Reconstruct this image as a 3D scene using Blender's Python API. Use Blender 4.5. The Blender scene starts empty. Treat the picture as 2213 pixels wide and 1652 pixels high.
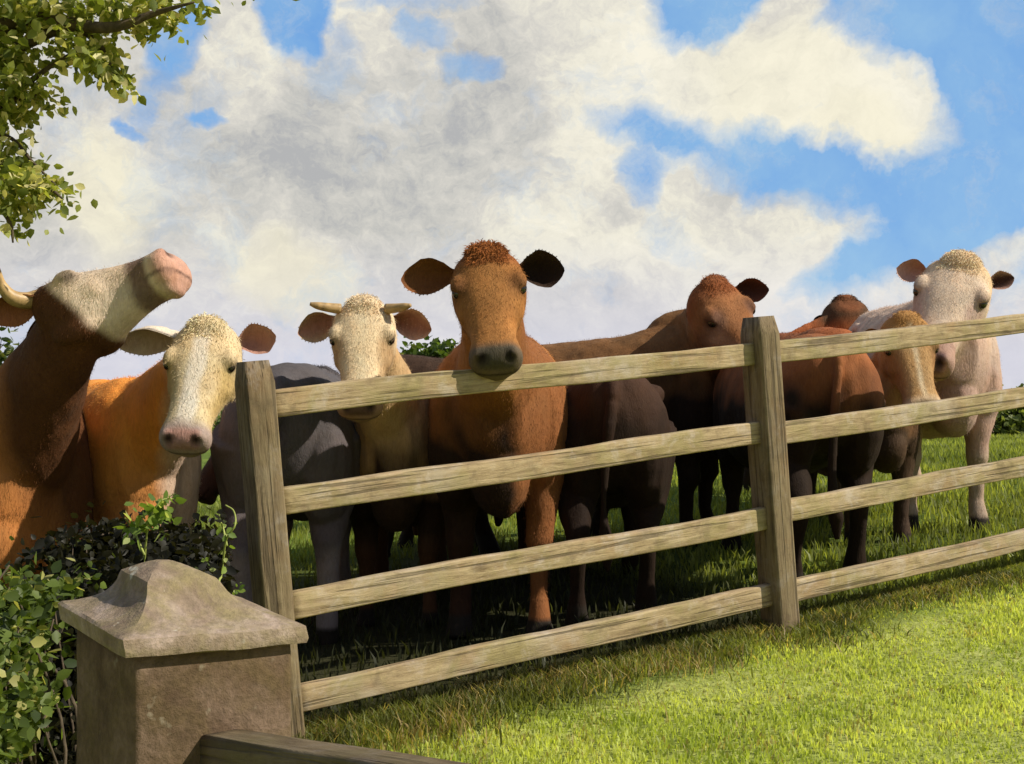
import bpy, math, random
import numpy as np
from mathutils import Vector, Matrix
from mathutils import noise as mnoise

C = bpy.context.scene
COL = C.collection
rng = np.random.default_rng(7)
random.seed(7)

# ------------------------------------------------------------------ camera
F = 2650.0
CAMZ = 0.0
cam_d = bpy.data.cameras.new("camera")
cam = bpy.data.objects.new("camera", cam_d)
COL.objects.link(cam)
cam.location = (0, 0, 0)
cam.rotation_euler = (math.radians(90), 0, 0)
cam_d.sensor_width = 36
cam_d.lens = 36 * F / 2213
cam_d.clip_end = 4000
C.camera = cam

# ------------------------------------------------------------------ light
SUN_TO = Vector((0.75, -0.15, 0.64)).normalized()
el = math.asin(SUN_TO.z)
az = math.atan2(SUN_TO.x, SUN_TO.y)
sd = bpy.data.lights.new("sun", 'SUN')
sd.energy = 4.6
sd.angle = math.radians(0.6)
sd.color = (1.0, 0.93, 0.80)
so = bpy.data.objects.new("sun", sd)
so.rotation_euler = SUN_TO.to_track_quat('Z', 'Y').to_euler()
so.location = (6, -4, 8)
COL.objects.link(so)
C.view_settings.view_transform = 'Standard'
C.view_settings.look = 'None'
C.view_settings.gamma = 1
C.view_settings.exposure = 0.15
C.render.engine = 'CYCLES'
C.cycles.use_denoising = True
C.cycles.max_bounces = 6
C.cycles.transparent_max_bounces = 12


def srgb(r, g, b):
    f = lambda c: ((c / 255 + 0.055) / 1.055) ** 2.4 if c > 10 else c / 255 / 12.92
    return (f(r), f(g), f(b))


def at(x, y, Y):
    """a picture place at distance Y"""
    return np.array([(x - 1106.5) / F * Y, Y, (826 - y) / F * Y])


# ------------------------------------------------------------------ node helper
class NT:
    def __init__(s, tree):
        s.t = tree; s.n = tree.nodes; s.l = tree.links

    def node(s, typ, **kw):
        n = s.n.new(typ)
        for k, v in kw.items():
            if k.startswith('i_'):
                key = k[2:]
                key = int(key) if key.isdigit() else key.replace('_', ' ')
                s.put(n.inputs[key], v)
            else:
                setattr(n, k, v)
        return n

    def put(s, sock, v):
        if isinstance(v, bpy.types.NodeSocket):
            s.l.new(v, sock)
        else:
            if hasattr(sock.default_value, '__len__') and not hasattr(v, '__len__'):
                sock.default_value = [v] * len(sock.default_value)
            elif hasattr(sock.default_value, '__len__') and len(sock.default_value) == 4 and len(v) == 3:
                sock.default_value = (*v, 1)
            else:
                sock.default_value = v

    def math(s, op, a, b=0.0, c=0.0, clamp=False):
        n = s.n.new('ShaderNodeMath'); n.operation = op; n.use_clamp = clamp
        s.put(n.inputs[0], a); s.put(n.inputs[1], b); s.put(n.inputs[2], c)
        return n.outputs[0]

    def vmath(s, op, a, b=(0, 0, 0), out=0):
        n = s.n.new('ShaderNodeVectorMath'); n.operation = op
        s.put(n.inputs[0], a); s.put(n.inputs[1], b)
        return n.outputs[out]

    def mix(s, f, a, b, mode='MIX'):
        n = s.n.new('ShaderNodeMix'); n.data_type = 'RGBA'; n.blend_type = mode
        s.put(n.inputs[0], f); s.put(n.inputs[6], a); s.put(n.inputs[7], b)
        return n.outputs[2]

    def noise(s, vec, scale, detail=4, rough=0.5, dist=0.0, col=False):
        n = s.n.new('ShaderNodeTexNoise')
        s.put(n.inputs['Vector'], vec); n.inputs['Scale'].default_value = scale
        n.inputs['Detail'].default_value = detail; n.inputs['Roughness'].default_value = rough
        n.inputs['Distortion'].default_value = dist
        return n.outputs['Color' if col else 'Fac']

    def ramp(s, fac, stops, interp='LINEAR'):
        n = s.n.new('ShaderNodeValToRGB'); s.put(n.inputs[0], fac)
        cr = n.color_ramp; cr.interpolation = interp
        while len(cr.elements) < len(stops): cr.elements.new(0.5)
        for e, (p, c) in zip(cr.elements, stops):
            e.position = p; e.color = (*c, 1) if len(c) == 3 else c
        return n.outputs[0]

    def mapr(s, v, a, b, c=0.0, d=1.0, smooth=False):
        n = s.n.new('ShaderNodeMapRange'); n.clamp = True
        if smooth: n.interpolation_type = 'SMOOTHSTEP'
        for i, q in enumerate((v, a, b, c, d)): s.put(n.inputs[i], q)
        return n.outputs[0]


# ------------------------------------------------------------------ sky
def build_sky():
    w = bpy.data.worlds.new("World"); C.world = w; w.use_nodes = True
    w.node_tree.nodes.clear()
    t = NT(w.node_tree)
    S = 0.1
    tc = t.node('ShaderNodeTexCoord')
    d = t.vmath('NORMALIZE', tc.outputs['Generated'])
    # wobbled direction, so that cloud rims are ragged at several sizes
    n1 = t.noise(d, 5.0, 5, 0.6, col=True)
    off = t.vmath('SCALE', t.vmath('SUBTRACT', n1, (0.5, 0.5, 0.5)))
    off.node.inputs['Scale'].default_value = 0.10
    n2 = t.noise(d, 26.0, 4, 0.65, col=True)
    off2 = t.vmath('SCALE', t.vmath('SUBTRACT', n2, (0.5, 0.5, 0.5)))
    off2.node.inputs['Scale'].default_value = 0.035
    dw = t.vmath('ADD', t.vmath('ADD', d, off), off2)

    def blobs(lst, vec, base, pos_only=False):
        acc = 0.0; neg = 0.0
        for (x, y, rx, ry, ang, wgt, sharp) in lst:
            c = Vector(at(x, y, 1.0)).normalized()
            R = Vector((c.y, -c.x, 0)).normalized()
            U = R.cross(c)
            a = math.radians(ang)
            e1 = R * math.cos(a) + U * math.sin(a)
            e2 = -R * math.sin(a) + U * math.cos(a)
            rel = t.vmath('SUBTRACT', vec, tuple(c))
            p1 = t.math('MULTIPLY', t.vmath('DOT_PRODUCT', rel, tuple(e1), out=1), F / rx)
            p2 = t.math('MULTIPLY', t.vmath('DOT_PRODUCT', rel, tuple(e2), out=1), F / ry)
            p3 = t.math('MULTIPLY', t.vmath('DOT_PRODUCT', rel, tuple(c), out=1), F / max(rx, ry) * 0.5)
            q = t.math('ADD', t.math('ADD', t.math('MULTIPLY', p1, p1), t.math('MULTIPLY', p2, p2)), t.math('MULTIPLY', p3, p3))
            g = t.mapr(q, 1.0 - sharp, 1.0 + sharp, abs(wgt), 0.0, True)
            if wgt > 0: acc = t.math('MAXIMUM', acc, g)
            else: neg = t.math('MAXIMUM', neg, g)
        if pos_only: return t.math('MULTIPLY', acc, t.math('SUBTRACT', 1.0, neg, clamp=True))
        return t.math('SUBTRACT', acc, neg)

    # clear blue gaps (positive = clear)
    clear = [
        # x, y, rx, ry, ang, weight, softness
        (2160, 150, 330, 330, 12, 1.0, 0.9),
        (2190, 440, 190, 170, -10, 0.85, 0.9),
        (1900, 0, 150, 170, -35, 0.8, 0.9),
        (1545, 0, 120, 100, 0, 1.1, 0.85),
        (1560, 300, 210, 56, -10, 0.95, 0.9),
        (1800, 375, 290, 86, -12, 1.1, 0.9),
        (2060, 470, 240, 96, 18, 0.95, 0.9),
        (1890, 545, 190, 56, 20, 0.9, 0.9),
        (1430, 385, 50, 80, 0, 0.75, 0.95),
        (1480, 500, 90, 60, 0, 0.30, 0.9),
        (655, 15, 76, 100, 15, 1.15, 0.75),
        (390, 80, 44, 110, -20, 0.8, 0.9),
        (1010, 135, 76, 36, -5, 0.72, 0.95),
        (920, 68, 40, 34, 30, 0.65, 0.9),
        (455, 262, 36, 17, -12, 0.6, 0.9),
        (308, 285, 36, 15, -55, 0.62, 0.9),
        (330, 220, 18, 60, 0, 0.40, 0.9),
        (900, 5, 120, 26, 0, 0.5, 0.9),
        (740, 130, 50, 80, -20, 0.40, 0.95),
        # cloud tongues cutting back into the blue
        (1640, 130, 170, 70, 55, -1.0, 0.9),
        (1790, 225, 210, 90, -22, -1.0, 0.85),
        (1950, 235, 52, 62, 0, -1.0, 0.8),
        (1560, 190, 200, 76, 0, -0.6, 0.9),
        (2110, 575, 260, 46, 27, -0.85, 0.9),
        (2110, 700, 320, 130, 0, -1.0, 0.9),
        (1650, 480, 150, 60, 0, -0.4, 0.9),
    ]
    base = t.mapr(t.noise(d, 3.2, 5, 0.55), 0.45, 0.70, 0.0, 0.35)
    # only the part of the sky ahead has the big cloud bank; elsewhere it is broken cloud
    ahead = t.mapr(t.vmath('DOT_PRODUCT', d, (0, 1, 0), out=1), 0.70, 0.90)
    broken = t.mapr(t.noise(d, 2.3, 6, 0.6), 0.42, 0.60)
    side = t.mapr(t.vmath('DOT_PRODUCT', d, (0, 0, 1), out=1), 0.05, 0.6, 0.2, 0.9)
    base = t.math('ADD', t.math('MULTIPLY', base, t.math('MULTIPLY', ahead, 0.6)),
                  t.math('MULTIPLY', t.math('SUBTRACT', 1.0, ahead), t.math('MULTIPLY', t.math('ADD', broken, 0.2), side)))
    cl = t.math('ADD', blobs(clear, dw, base, True), base)
    cover = t.math('SUBTRACT', 1.0, t.mapr(cl, 0.08, 1.0, 0, 1))   # 1 = cloud
    wisp = t.mapr(t.noise(dw, 11.0, 9, 0.72), 0.30, 0.66)
    cover = t.mapr(t.math('ADD', cover, t.math('MULTIPLY', t.math('SUBTRACT', wisp, 0.5), 0.62)), 0.08, 0.98, 0.0, 1.0)
    # clouds: grey undersides and warm sunlit heads
    grey = [
        (700, 400, 520, 200, 8, 0.75, 0.9),
        (480, 380, 260, 190, 0, 0.6, 0.9),
        (1000, 250, 330, 220, 10, 0.65, 0.9),
        (430, 220, 90, 120, 0, 0.6, 0.8),
        (1250, 400, 130, 180, 10, 0.35, 0.9),
        (930, 560, 300, 120, 0, 0.4, 0.9),
        (560, 650, 620, 120, 0, 0.25, 0.9),
        (1250, 650, 190, 110, 0, 0.3, 0.9),
        (520, 180, 110, 100, 0, -0.75, 0.8),
        (1180, 70, 220, 90, -12, -0.4, 0.9),
        (1400, 200, 190, 220, 0, -0.8, 0.9),
        (1750, 230, 280, 130, 0, -0.9, 0.9),
        (560, 560, 160, 90, -10, -0.7, 0.9),
        (230, 400, 90, 130, 0, -0.6, 0.9),
        (1200, 520, 170, 70, -15, -0.7, 0.8),
        (1450, 560, 160, 70, 0, -0.7, 0.9),
        (1700, 560, 260, 120, 0, -0.6, 0.9),
        (150, 250, 110, 160, 0, 0.2, 0.9),
        (760, 230, 160, 110, 0, 0.15, 0.9),
    ]
    g = t.math('ADD', t.math('MULTIPLY', blobs(grey, dw, 0.0), 0.62), 0.42)
    sh = t.noise(dw, 8.0, 9, 0.68)
    g = t.math('ADD', g, t.math('MULTIPLY', t.math('SUBTRACT', sh, 0.5), 2.6))
    sh2 = t.noise(t.vmath('MULTIPLY', dw, (1, 1, 1.8)), 34.0, 6, 0.7)
    g = t.math('ADD', g, t.math('MULTIPLY', t.math('SUBTRACT', sh2, 0.5), 1.9))
    ccol = t.ramp(t.mapr(g, -0.35, 1.25), [
        (0.0, tuple(c / S for c in srgb(238, 233, 216))),
        (0.30, tuple(c / S for c in srgb(226, 222, 207))),
        (0.55, tuple(c / S for c in srgb(207, 204, 196))),
        (0.80, tuple(c / S for c in srgb(190, 189, 184))),
        (1.0, tuple(c / S for c in srgb(172, 173, 174)))])
    # lilac veil near the horizon, creamy patches here and there
    dz = t.vmath('DOT_PRODUCT', d, (0, 0, 1), out=1)
    lil = t.math('MULTIPLY', t.mapr(dz, 0.12, 0.02), 0.75)
    ccol = t.mix(lil, ccol, tuple(c / S for c in srgb(207, 207, 222)))
    cream = t.mapr(blobs([(600, 610, 170, 90, -15, 1.0, 0.9), (250, 420, 80, 140, 10, 0.9, 0.9), (1700, 200, 190, 120, -20, 0.6, 0.9),
                          (1830, 290, 130, 60, -20, 0.8, 0.9)], dw, 0.0), 0.1, 1.0, 0.0, 0.5)
    ccol = t.mix(cream, ccol, tuple(c / S for c in srgb(236, 228, 196)))
    # the air itself
    sky = t.node('ShaderNodeTexSky', sky_type='NISHITA', sun_disc=False, sun_elevation=el, sun_rotation=az,
                 air_density=1.0, dust_density=0.3, ozone_density=3.0)
    blue = t.mix(t.mapr(t.noise(dw, 7.0, 5, 0.6), 0.3, 0.75), tuple(c / S for c in srgb(98, 156, 222)), tuple(c / S for c in srgb(150, 192, 226)))
    air = t.mix(0.80, sky.outputs[0], blue)
    air = t.mix(t.mapr(ahead, 0, 1, 0.75, 0.0), air, sky.outputs[0])
    ccol = t.mix(t.mapr(ahead, 0, 1, 0.75, 0.0), ccol, (2.0, 1.9, 1.8))
    fin = t.mix(cover, air, ccol)
    bg = t.node('ShaderNodeBackground'); t.put(bg.inputs[0], fin); bg.inputs[1].default_value = S
    out = t.node('ShaderNodeOutputWorld'); t.l.new(bg.outputs[0], out.inputs[0])


build_sky()


# ------------------------------------------------------------------ materials
def material(name):
    m = bpy.data.materials.new(name); m.use_nodes = True
    m.node_tree.nodes.clear()
    t = NT(m.node_tree)
    p = t.node('ShaderNodeBsdfPrincipled'); o = t.node('ShaderNodeOutputMaterial')
    t.l.new(p.outputs[0], o.inputs[0])
    return m, t, p, o


def bump(t, p, h, strength=0.5, dist=0.01):
    b = t.node('ShaderNodeBump'); b.inputs['Strength'].default_value = strength
    b.inputs['Distance'].default_value = dist; t.put(b.inputs['Height'], h)
    t.l.new(b.outputs[0], p.inputs['Normal'])


def mat_coat():
    m, t, p, o = material("coat")
    at_ = t.node('ShaderNodeVertexColor', layer_name='coat')
    geo = t.node('ShaderNodeNewGeometry')
    pos = geo.outputs['Position']
    big = t.noise(pos, 7, 5, 0.6, 0.6)
    mp = t.node('ShaderNodeMapping'); t.put(mp.inputs[0], pos); mp.inputs['Scale'].default_value = (1, 1, 0.28)
    fine = t.noise(mp.outputs[0], 75, 5, 0.65, 1.2)
    c = t.mix(t.mapr(big, 0.3, 0.7, 0.0, 0.5), at_.outputs[0], t.mix(1.0, at_.outputs[0], (1.35, 1.12, 0.9), 'MULTIPLY'))
    c = t.mix(t.mapr(fine, 0.35, 0.65, 0.40, 0.0), c, t.mix(1.0, c, (0.50, 0.42, 0.38), 'MULTIPLY'))
    t.put(p.inputs['Base Color'], c)
    p.inputs['Roughness'].default_value = 0.75
    p.inputs['Specular IOR Level'].default_value = 0.12
    p.inputs['Sheen Weight'].default_value = 0.03
    p.inputs['Sheen Roughness'].default_value = 0.4
    t.put(p.inputs['Sheen Tint'], (1.0, 0.85, 0.65))
    bump(t, p, t.math('ADD', t.math('MULTIPLY', fine, 0.7), t.math('MULTIPLY', big, 0.5)), 0.6, 0.012)
    return m


def mat_simple(name, col, rough=0.6, nscale=20, var=0.35, b=0.3, spec=0.4, dist=0.005):
    m, t, p, o = material(name)
    geo = t.node('ShaderNodeNewGeometry')
    n = t.noise(geo.outputs['Position'], nscale, 5, 0.6)
    lo = tuple(c * (1 - var) for c in col); hi = tuple(min(1, c * (1 + var)) for c in col)
    t.put(p.inputs['Base Color'], t.mix(t.mapr(n, 0.3, 0.7), lo, hi))
    p.inputs['Roughness'].default_value = rough
    p.inputs['Specular IOR Level'].default_value = spec
    bump(t, p, n, b, dist)
    return m


def mat_wood(name, scale=1.0, dark=1.0, moss=0.5, along=0):
    m, t, p, o = material(name)
    tc = t.node('ShaderNodeTexCoord')
    info = t.node('ShaderNodeObjectInfo')
    vec = t.vmath('ADD', tc.outputs['Object'], t.vmath('SCALE', (7.3, 3.1, 5.7)))
    vec.node.inputs[1].links[0].from_node.inputs['Scale'].default_value = 1.0
    t.put(vec.node.inputs[1].links[0].from_node.inputs['Scale'], info.outputs['Random'])
    mp = t.node('ShaderNodeMapping'); t.put(mp.inputs[0], vec)
    sc = [9, 9, 9]; sc[along] = 0.9
    mp.inputs['Scale'].default_value = sc
    grain = t.noise(mp.outputs[0], 6 * scale, 7, 0.68, 0.8)
    mp2 = t.node('ShaderNodeMapping'); t.put(mp2.inputs[0], vec)
    sc2 = [30, 30, 30]; sc2[along] = 0.8
    mp2.inputs['Scale'].default_value = sc2
    crack = t.noise(mp2.outputs[0], 2.2 * scale, 3, 0.5)
    big = t.noise(vec, 3.3 * scale, 5, 0.6, 0.5)
    patch = t.noise(t.vmath('ADD', vec, (4, 4, 4)), 5.0 * scale, 6, 0.68, 0.4)
    k = dark
    c = t.ramp(grain, [(0.28, tuple(k * q for q in (0.17, 0.115, 0.060))), (0.48, tuple(k * q for q in (0.36, 0.265, 0.15))),
                       (0.66, tuple(k * q for q in (0.50, 0.385, 0.225)))])
    c = t.mix(t.mapr(big, 0.52, 0.72, 0, 0.65), c, tuple(k * q for q in (0.44, 0.37, 0.28)))           # silvered
    c = t.mix(t.math('MULTIPLY', t.mapr(patch, 0.47, 0.64), moss), c, tuple(k * q for q in (0.27, 0.235, 0.085)))  # algae
    c = t.mix(t.mapr(t.noise(t.vmath('ADD', vec, (9, 2, 1)), 4.5 * scale, 4, 0.6), 0.56, 0.7, 0, 0.45), c, tuple(k * q for q in (0.36, 0.21, 0.10)))
    mpk = t.node('ShaderNodeMapping'); t.put(mpk.inputs[0], vec); sk = [6, 6, 6]; sk[along] = 2.6; mpk.inputs['Scale'].default_value = sk
    vo = t.node('ShaderNodeTexVoronoi'); t.put(vo.inputs['Vector'], mpk.outputs[0]); vo.inputs['Scale'].default_value = 1.0
    kn = t.mapr(t.math('ADD', vo.outputs['Distance'], t.math('MULTIPLY', patch, 0.12)), 0.13, 0.20, 0.7, 0.0)
    c = t.mix(kn, c, (0.09, 0.055, 0.03))
    worn = t.noise(t.vmath('ADD', vec, (2, 8, 3)), 9 * scale, 7, 0.72, 0.3)
    c = t.mix(t.mapr(worn, 0.53, 0.66, 0, 0.55), c, tuple(k * q for q in (0.52, 0.44, 0.36)))
    c = t.mix(t.mapr(worn, 0.46, 0.34, 0, 0.5), c, tuple(k * q for q in (0.15, 0.11, 0.065)))
    cr = t.mapr(crack, 0.36, 0.43, 1.0, 0.0)
    c = t.mix(t.math('MULTIPLY', cr, 0.55), c, (0.05, 0.038, 0.026))
    t.put(p.inputs['Base Color'], c)
    p.inputs['Roughness'].default_value = 0.85
    p.inputs['Specular IOR Level'].default_value = 0.2
    bump(t, p, t.math('SUBTRACT', t.math('ADD', grain, t.math('MULTIPLY', patch, 0.6)), t.math('MULTIPLY', cr, 0.5)), 0.7, 0.006)
    return m


def mat_leaf(name, transl=0.35):
    m, t, p, o = material(name)
    a = t.node('ShaderNodeVertexColor', layer_name='tint')
    t.put(p.inputs['Base Color'], a.outputs[0])
    p.inputs['Roughness'].default_value = 0.5
    p.inputs['Specular IOR Level'].default_value = 0.35
    tr = t.node('ShaderNodeBsdfTranslucent'); t.put(tr.inputs[0], t.mix(1.0, a.outputs[0], (1.5, 1.5, 0.6), 'MULTIPLY'))
    mx = t.node('ShaderNodeMixShader'); mx.inputs[0].default_value = transl
    t.l.new(p.outputs[0], mx.inputs[1]); t.l.new(tr.outputs[0], mx.inputs[2])
    t.l.new(mx.outputs[0], o.inputs[0])
    return m


def mat_ground():
    m, t, p, o = material("pasture")
    geo = t.node('ShaderNodeNewGeometry'); pos = geo.outputs['Position']
    n1 = t.noise(pos, 0.8, 6, 0.6, 0.5); n2 = t.noise(pos, 14, 6, 0.65); n3 = t.noise(pos, 3, 5, 0.6, 0.3)
    c = t.ramp(n1, [(0.3, (0.085, 0.13, 0.025)), (0.5, (0.15, 0.22, 0.03)), (0.7, (0.23, 0.30, 0.045))])
    c = t.mix(t.mapr(n2, 0.3, 0.7, 0.35, 0.0), c, (0.06, 0.075, 0.022))
    c = t.mix(t.mapr(n3, 0.6, 0.72, 0, 0.5), c, (0.24, 0.20, 0.07))
    c = t.mix(t.mapr(t.vmath('DOT_PRODUCT', pos, (-0.466, 0.885, 0), out=1), 3.70, 3.55), c, t.ramp(n2, [(0.35, (0.26, 0.30, 0.07)), (0.65, (0.46, 0.49, 0.14))]))
    # herd's shade painted as dark earth along the fence, cattle's side
    s = t.vmath('DOT_PRODUCT', pos, (-0.466, 0.885, 0), out=1)
    pp = t.math('ADD', s, -3.85)
    herd_shade = t.math('MULTIPLY', t.mapr(t.math('ADD', pp, t.math('MULTIPLY', n3, 0.8)), 0.1, 0.5), t.mapr(t.math('ADD', pp, n3), 3.0, 4.4, 1, 0))
    herd_shade = t.math('MULTIPLY', herd_shade, t.mapr(t.math('ADD', t.vmath('DOT_PRODUCT', pos, (0.885, 0.466, 0), out=1), t.math('MULTIPLY', n3, .6)), 3.6, 4.4, 1, 0.25))
    c = t.mix(t.math('MULTIPLY', herd_shade, 0.92), c, (0.035, 0.030, 0.018))
    t.put(p.inputs['Base Color'], c)
    p.inputs['Roughness'].default_value = 0.95; p.inputs['Specular IOR Level'].default_value = 0.1
    bump(t, p, n2, 0.8, 0.03)
    return m


M_COAT = mat_coat()
M_EYE = mat_simple("eye", (0.012, 0.009, 0.007), 0.08, 60, 0.2, 0.0, 0.8)
M_HORN = mat_simple("horn", (0.46, 0.30, 0.13), 0.45, 30, 0.35, 0.3)
M_RAIL = mat_wood("weathered rail wood", 1.0, 1.12, 0.55, 0)
M_POST = mat_wood("weathered post wood", 1.0, 0.60, 0.12, 2)
M_GATE = mat_wood("old gatepost wood", 0.75, 0.34, 0.35, 2)
M_CAP = mat_simple("lichened cap", (0.20, 0.17, 0.11), 0.9, 14, 0.3, 0.6)
M_GRAIL = mat_wood("old gate rail wood", 1.0, 0.42, 0.6, 0)
M_LEAF = mat_leaf("leaf", 0.45)
M_GRASS = mat_leaf("grass blade", 0.5)
M_BARK = mat_simple("bark", (0.085, 0.062, 0.04), 0.9, 40, 0.5, 0.8)
M_GROUND = mat_ground()


# richer cap material: olive lichen, pinkish worn wood, pale spots
def rebuild_cap(m, k=1.0, moss=.75):
    m.node_tree.nodes.clear(); t = NT(m.node_tree)
    p = t.node('ShaderNodeBsdfPrincipled'); o = t.node('ShaderNodeOutputMaterial'); t.l.new(p.outputs[0], o.inputs[0])
    tc = t.node('ShaderNodeTexCoord'); v = tc.outputs['Object']
    a = t.noise(v, 9, 7, 0.65, 0.8); b = t.noise(t.vmath('ADD', v, (3, 1, 2)), 16, 6, 0.65, 0.4)
    f = t.noise(v, 90, 5, 0.7); sp = t.noise(t.vmath('ADD', v, (1, 5, 2)), 30, 3, 0.5)
    c = t.ramp(a, [(0.32, (0.19, 0.13, 0.095)), (0.48, (0.33, 0.245, 0.175)), (0.62, (0.46, 0.355, 0.29))])
    c = t.mix(t.mapr(b, 0.46, 0.64, 0, moss), c, (0.30, 0.245, 0.11))
    c = t.mix(t.mapr(f, 0.35, 0.65, 0.5, 0), c, (0.12, 0.095, 0.055))
    c = t.mix(t.mapr(sp, 0.68, 0.73, 0, 0.85), c, (0.52, 0.48, 0.38))
    if k < 1: c = t.mix(1.0, c, (k * 1.05, k * .92, k * .78), 'MULTIPLY')
    t.put(p.inputs['Base Color'], c); p.inputs['Roughness'].default_value = 0.9; p.inputs['Specular IOR Level'].default_value = 0.2
    bump(t, p, t.math('ADD', f, t.math('MULTIPLY', b, 1.5)), 0.8, 0.004)


rebuild_cap(M_CAP)
M_GATE = mat_simple('gatepost stone', (.2, .13, .08))
rebuild_cap(M_GATE, .46, .5)


# ------------------------------------------------------------------ mesh helpers
class MB:
    def __init__(s): s.v = []; s.f = []; s.c = []

    def add(s, v, f, c=None):
        o = sum(len(q) for q in s.v)
        v = np.asarray(v, float); s.v.append(v)
        s.f += [tuple(i + o for i in q) for q in f]
        if c is not None:
            c = np.asarray(c, float)
            s.c.append(np.tile(c, (len(v), 1)) if c.ndim == 1 else c)

    def build(s, name, mat, parent=None, origin=None, smooth=True, layer=None, matrix=None):
        v = np.concatenate(s.v)
        if matrix is not None:
            mi = np.array(matrix.inverted()); v = v @ mi[:3, :3].T + mi[:3, 3]
        elif origin is not None:
            v = v - np.asarray(origin)
        me = bpy.data.meshes.new(name)
        me.from_pydata(v.tolist(), [], s.f); me.update()
        me.polygons.foreach_set('use_smooth', [smooth] * len(me.polygons))
        if layer and s.c:
            cc = np.concatenate(s.c); ca = me.color_attributes.new(layer, 'FLOAT_COLOR', 'POINT')
            ca.data.foreach_set('color', np.concatenate([cc, np.ones((len(cc), 1))], 1).ravel())
        if mat: me.materials.append(mat)
        o = bpy.data.objects.new(name, me); COL.objects.link(o)
        if parent is not None:
            o.parent = parent
            pm = parent.matrix_basis if parent.parent is None else parent.parent.matrix_basis @ parent.matrix_basis
            o.matrix_parent_inverse = Matrix.Identity(4)
            wm = matrix if matrix is not None else Matrix.Translation(Vector(origin) if origin is not None else Vector((0, 0, 0)))
            o.matrix_basis = pm.inverted() @ wm
        else:
            if matrix is not None: o.matrix_basis = matrix
            elif origin is not None: o.location = origin
        return o


def fast_mesh(name, verts, tris, colors, mat, layer='tint', smooth=False):
    """many small triangles as one mesh"""
    me = bpy.data.meshes.new(name)
    nv, nf = len(verts), len(tris)
    me.vertices.add(nv); me.vertices.foreach_set('co', np.asarray(verts, np.float32).ravel())
    me.loops.add(nf * 3); me.loops.foreach_set('vertex_index', np.asarray(tris, np.int32).ravel())
    me.polygons.add(nf); me.polygons.foreach_set('loop_start', np.arange(0, nf * 3, 3, dtype=np.int32))
    me.update(calc_edges=True)
    if smooth: me.polygons.foreach_set('use_smooth', [True] * nf)
    ca = me.color_attributes.new(layer, 'FLOAT_COLOR', 'POINT')
    ca.data.foreach_set('color', np.concatenate([colors, np.ones((nv, 1))], 1).astype(np.float32).ravel())
    me.materials.append(mat)
    return me


def tag(o, label=None, cat=None, group=None, kind=None):
    if label: o['label'] = label
    if cat: o['category'] = cat
    if group: o['group'] = group
    if kind: o['kind'] = kind
    return o


def empty(name, loc, label, cat, group=None):
    o = bpy.data.objects.new(name, None); COL.objects.link(o); o.location = tuple(loc)
    o.empty_display_size = 0.1
    return tag(o, label, cat, group)


def nrm(a):
    a = np.asarray(a, float); return a / (np.linalg.norm(a) + 1e-12)


def loft(rings, n=20, power=2.0):
    """rings: (centre, side vector, up vector, down length ratio) -> closed tube"""
    V = []; Fc = []
    th = np.linspace(0, 2 * math.pi, n, endpoint=False)
    for r in rings:
        c, a, b = (np.asarray(q, float) for q in r[:3]); dn = r[3] if len(r) > 3 else 1.0
        pw = r[4] if len(r) > 4 else power
        cs = np.sign(np.cos(th)) * np.abs(np.cos(th)) ** (2 / pw)
        sn = np.sign(np.sin(th)) * np.abs(np.sin(th)) ** (2 / pw)
        sn = np.where(sn < 0, sn * dn, sn)
        V.append(c + cs[:, None] * a + sn[:, None] * b)
    m = len(rings)
    for i in range(m - 1):
        for j in range(n):
            k = (j + 1) % n
            Fc.append((i * n + j, i * n + k, (i + 1) * n + k, (i + 1) * n + j))
    V = np.concatenate(V)
    c0 = V[:n].mean(0); c1 = V[-n:].mean(0)
    V = np.vstack([V, c0, c1]); a = m * n; b = a + 1
    for j in range(n):
        k = (j + 1) % n
        Fc.append((a, k, j)); Fc.append((b, (m - 1) * n + j, (m - 1) * n + k))
    return V, Fc


def tube(pts, rad, n=12, flat=None, up=(0, 0, 1)):
    pts = [np.asarray(p, float) for p in pts]
    rings = []
    for i, p in enumerate(pts):
        tn = nrm(pts[min(i + 1, len(pts) - 1)] - pts[max(i - 1, 0)])
        u = np.asarray(up, float)
        if abs(np.dot(u, tn)) > 0.95: u = np.array([1.0, 0, 0]) if abs(tn[0]) < 0.9 else np.array([0, 1.0, 0])
        a = nrm(np.cross(tn, u)); b = np.cross(a, tn)
        r = rad[i] if hasattr(rad, '__len__') else rad
        if hasattr(r, '__len__'): ra, rb = r
        else: ra = rb = r
        rings.append((p, a * ra, b * rb))
    return loft(rings, n)


def spline(pts, k=6):
    """Catmull-Rom through rows of numbers"""
    P = np.asarray(pts, float); P = np.vstack([2 * P[0] - P[1], P, 2 * P[-1] - P[-2]])
    out = []
    for i in range(1, len(P) - 2):
        for j in range(k):
            u = j / k
            out.append(0.5 * ((2 * P[i]) + (-P[i - 1] + P[i + 1]) * u + (2 * P[i - 1] - 5 * P[i] + 4 * P[i + 1] - P[i + 2]) * u * u
                              + (-P[i - 1] + 3 * P[i] - 3 * P[i + 1] + P[i + 2]) * u ** 3))
    out.append(P[-2]); return np.array(out)


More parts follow.
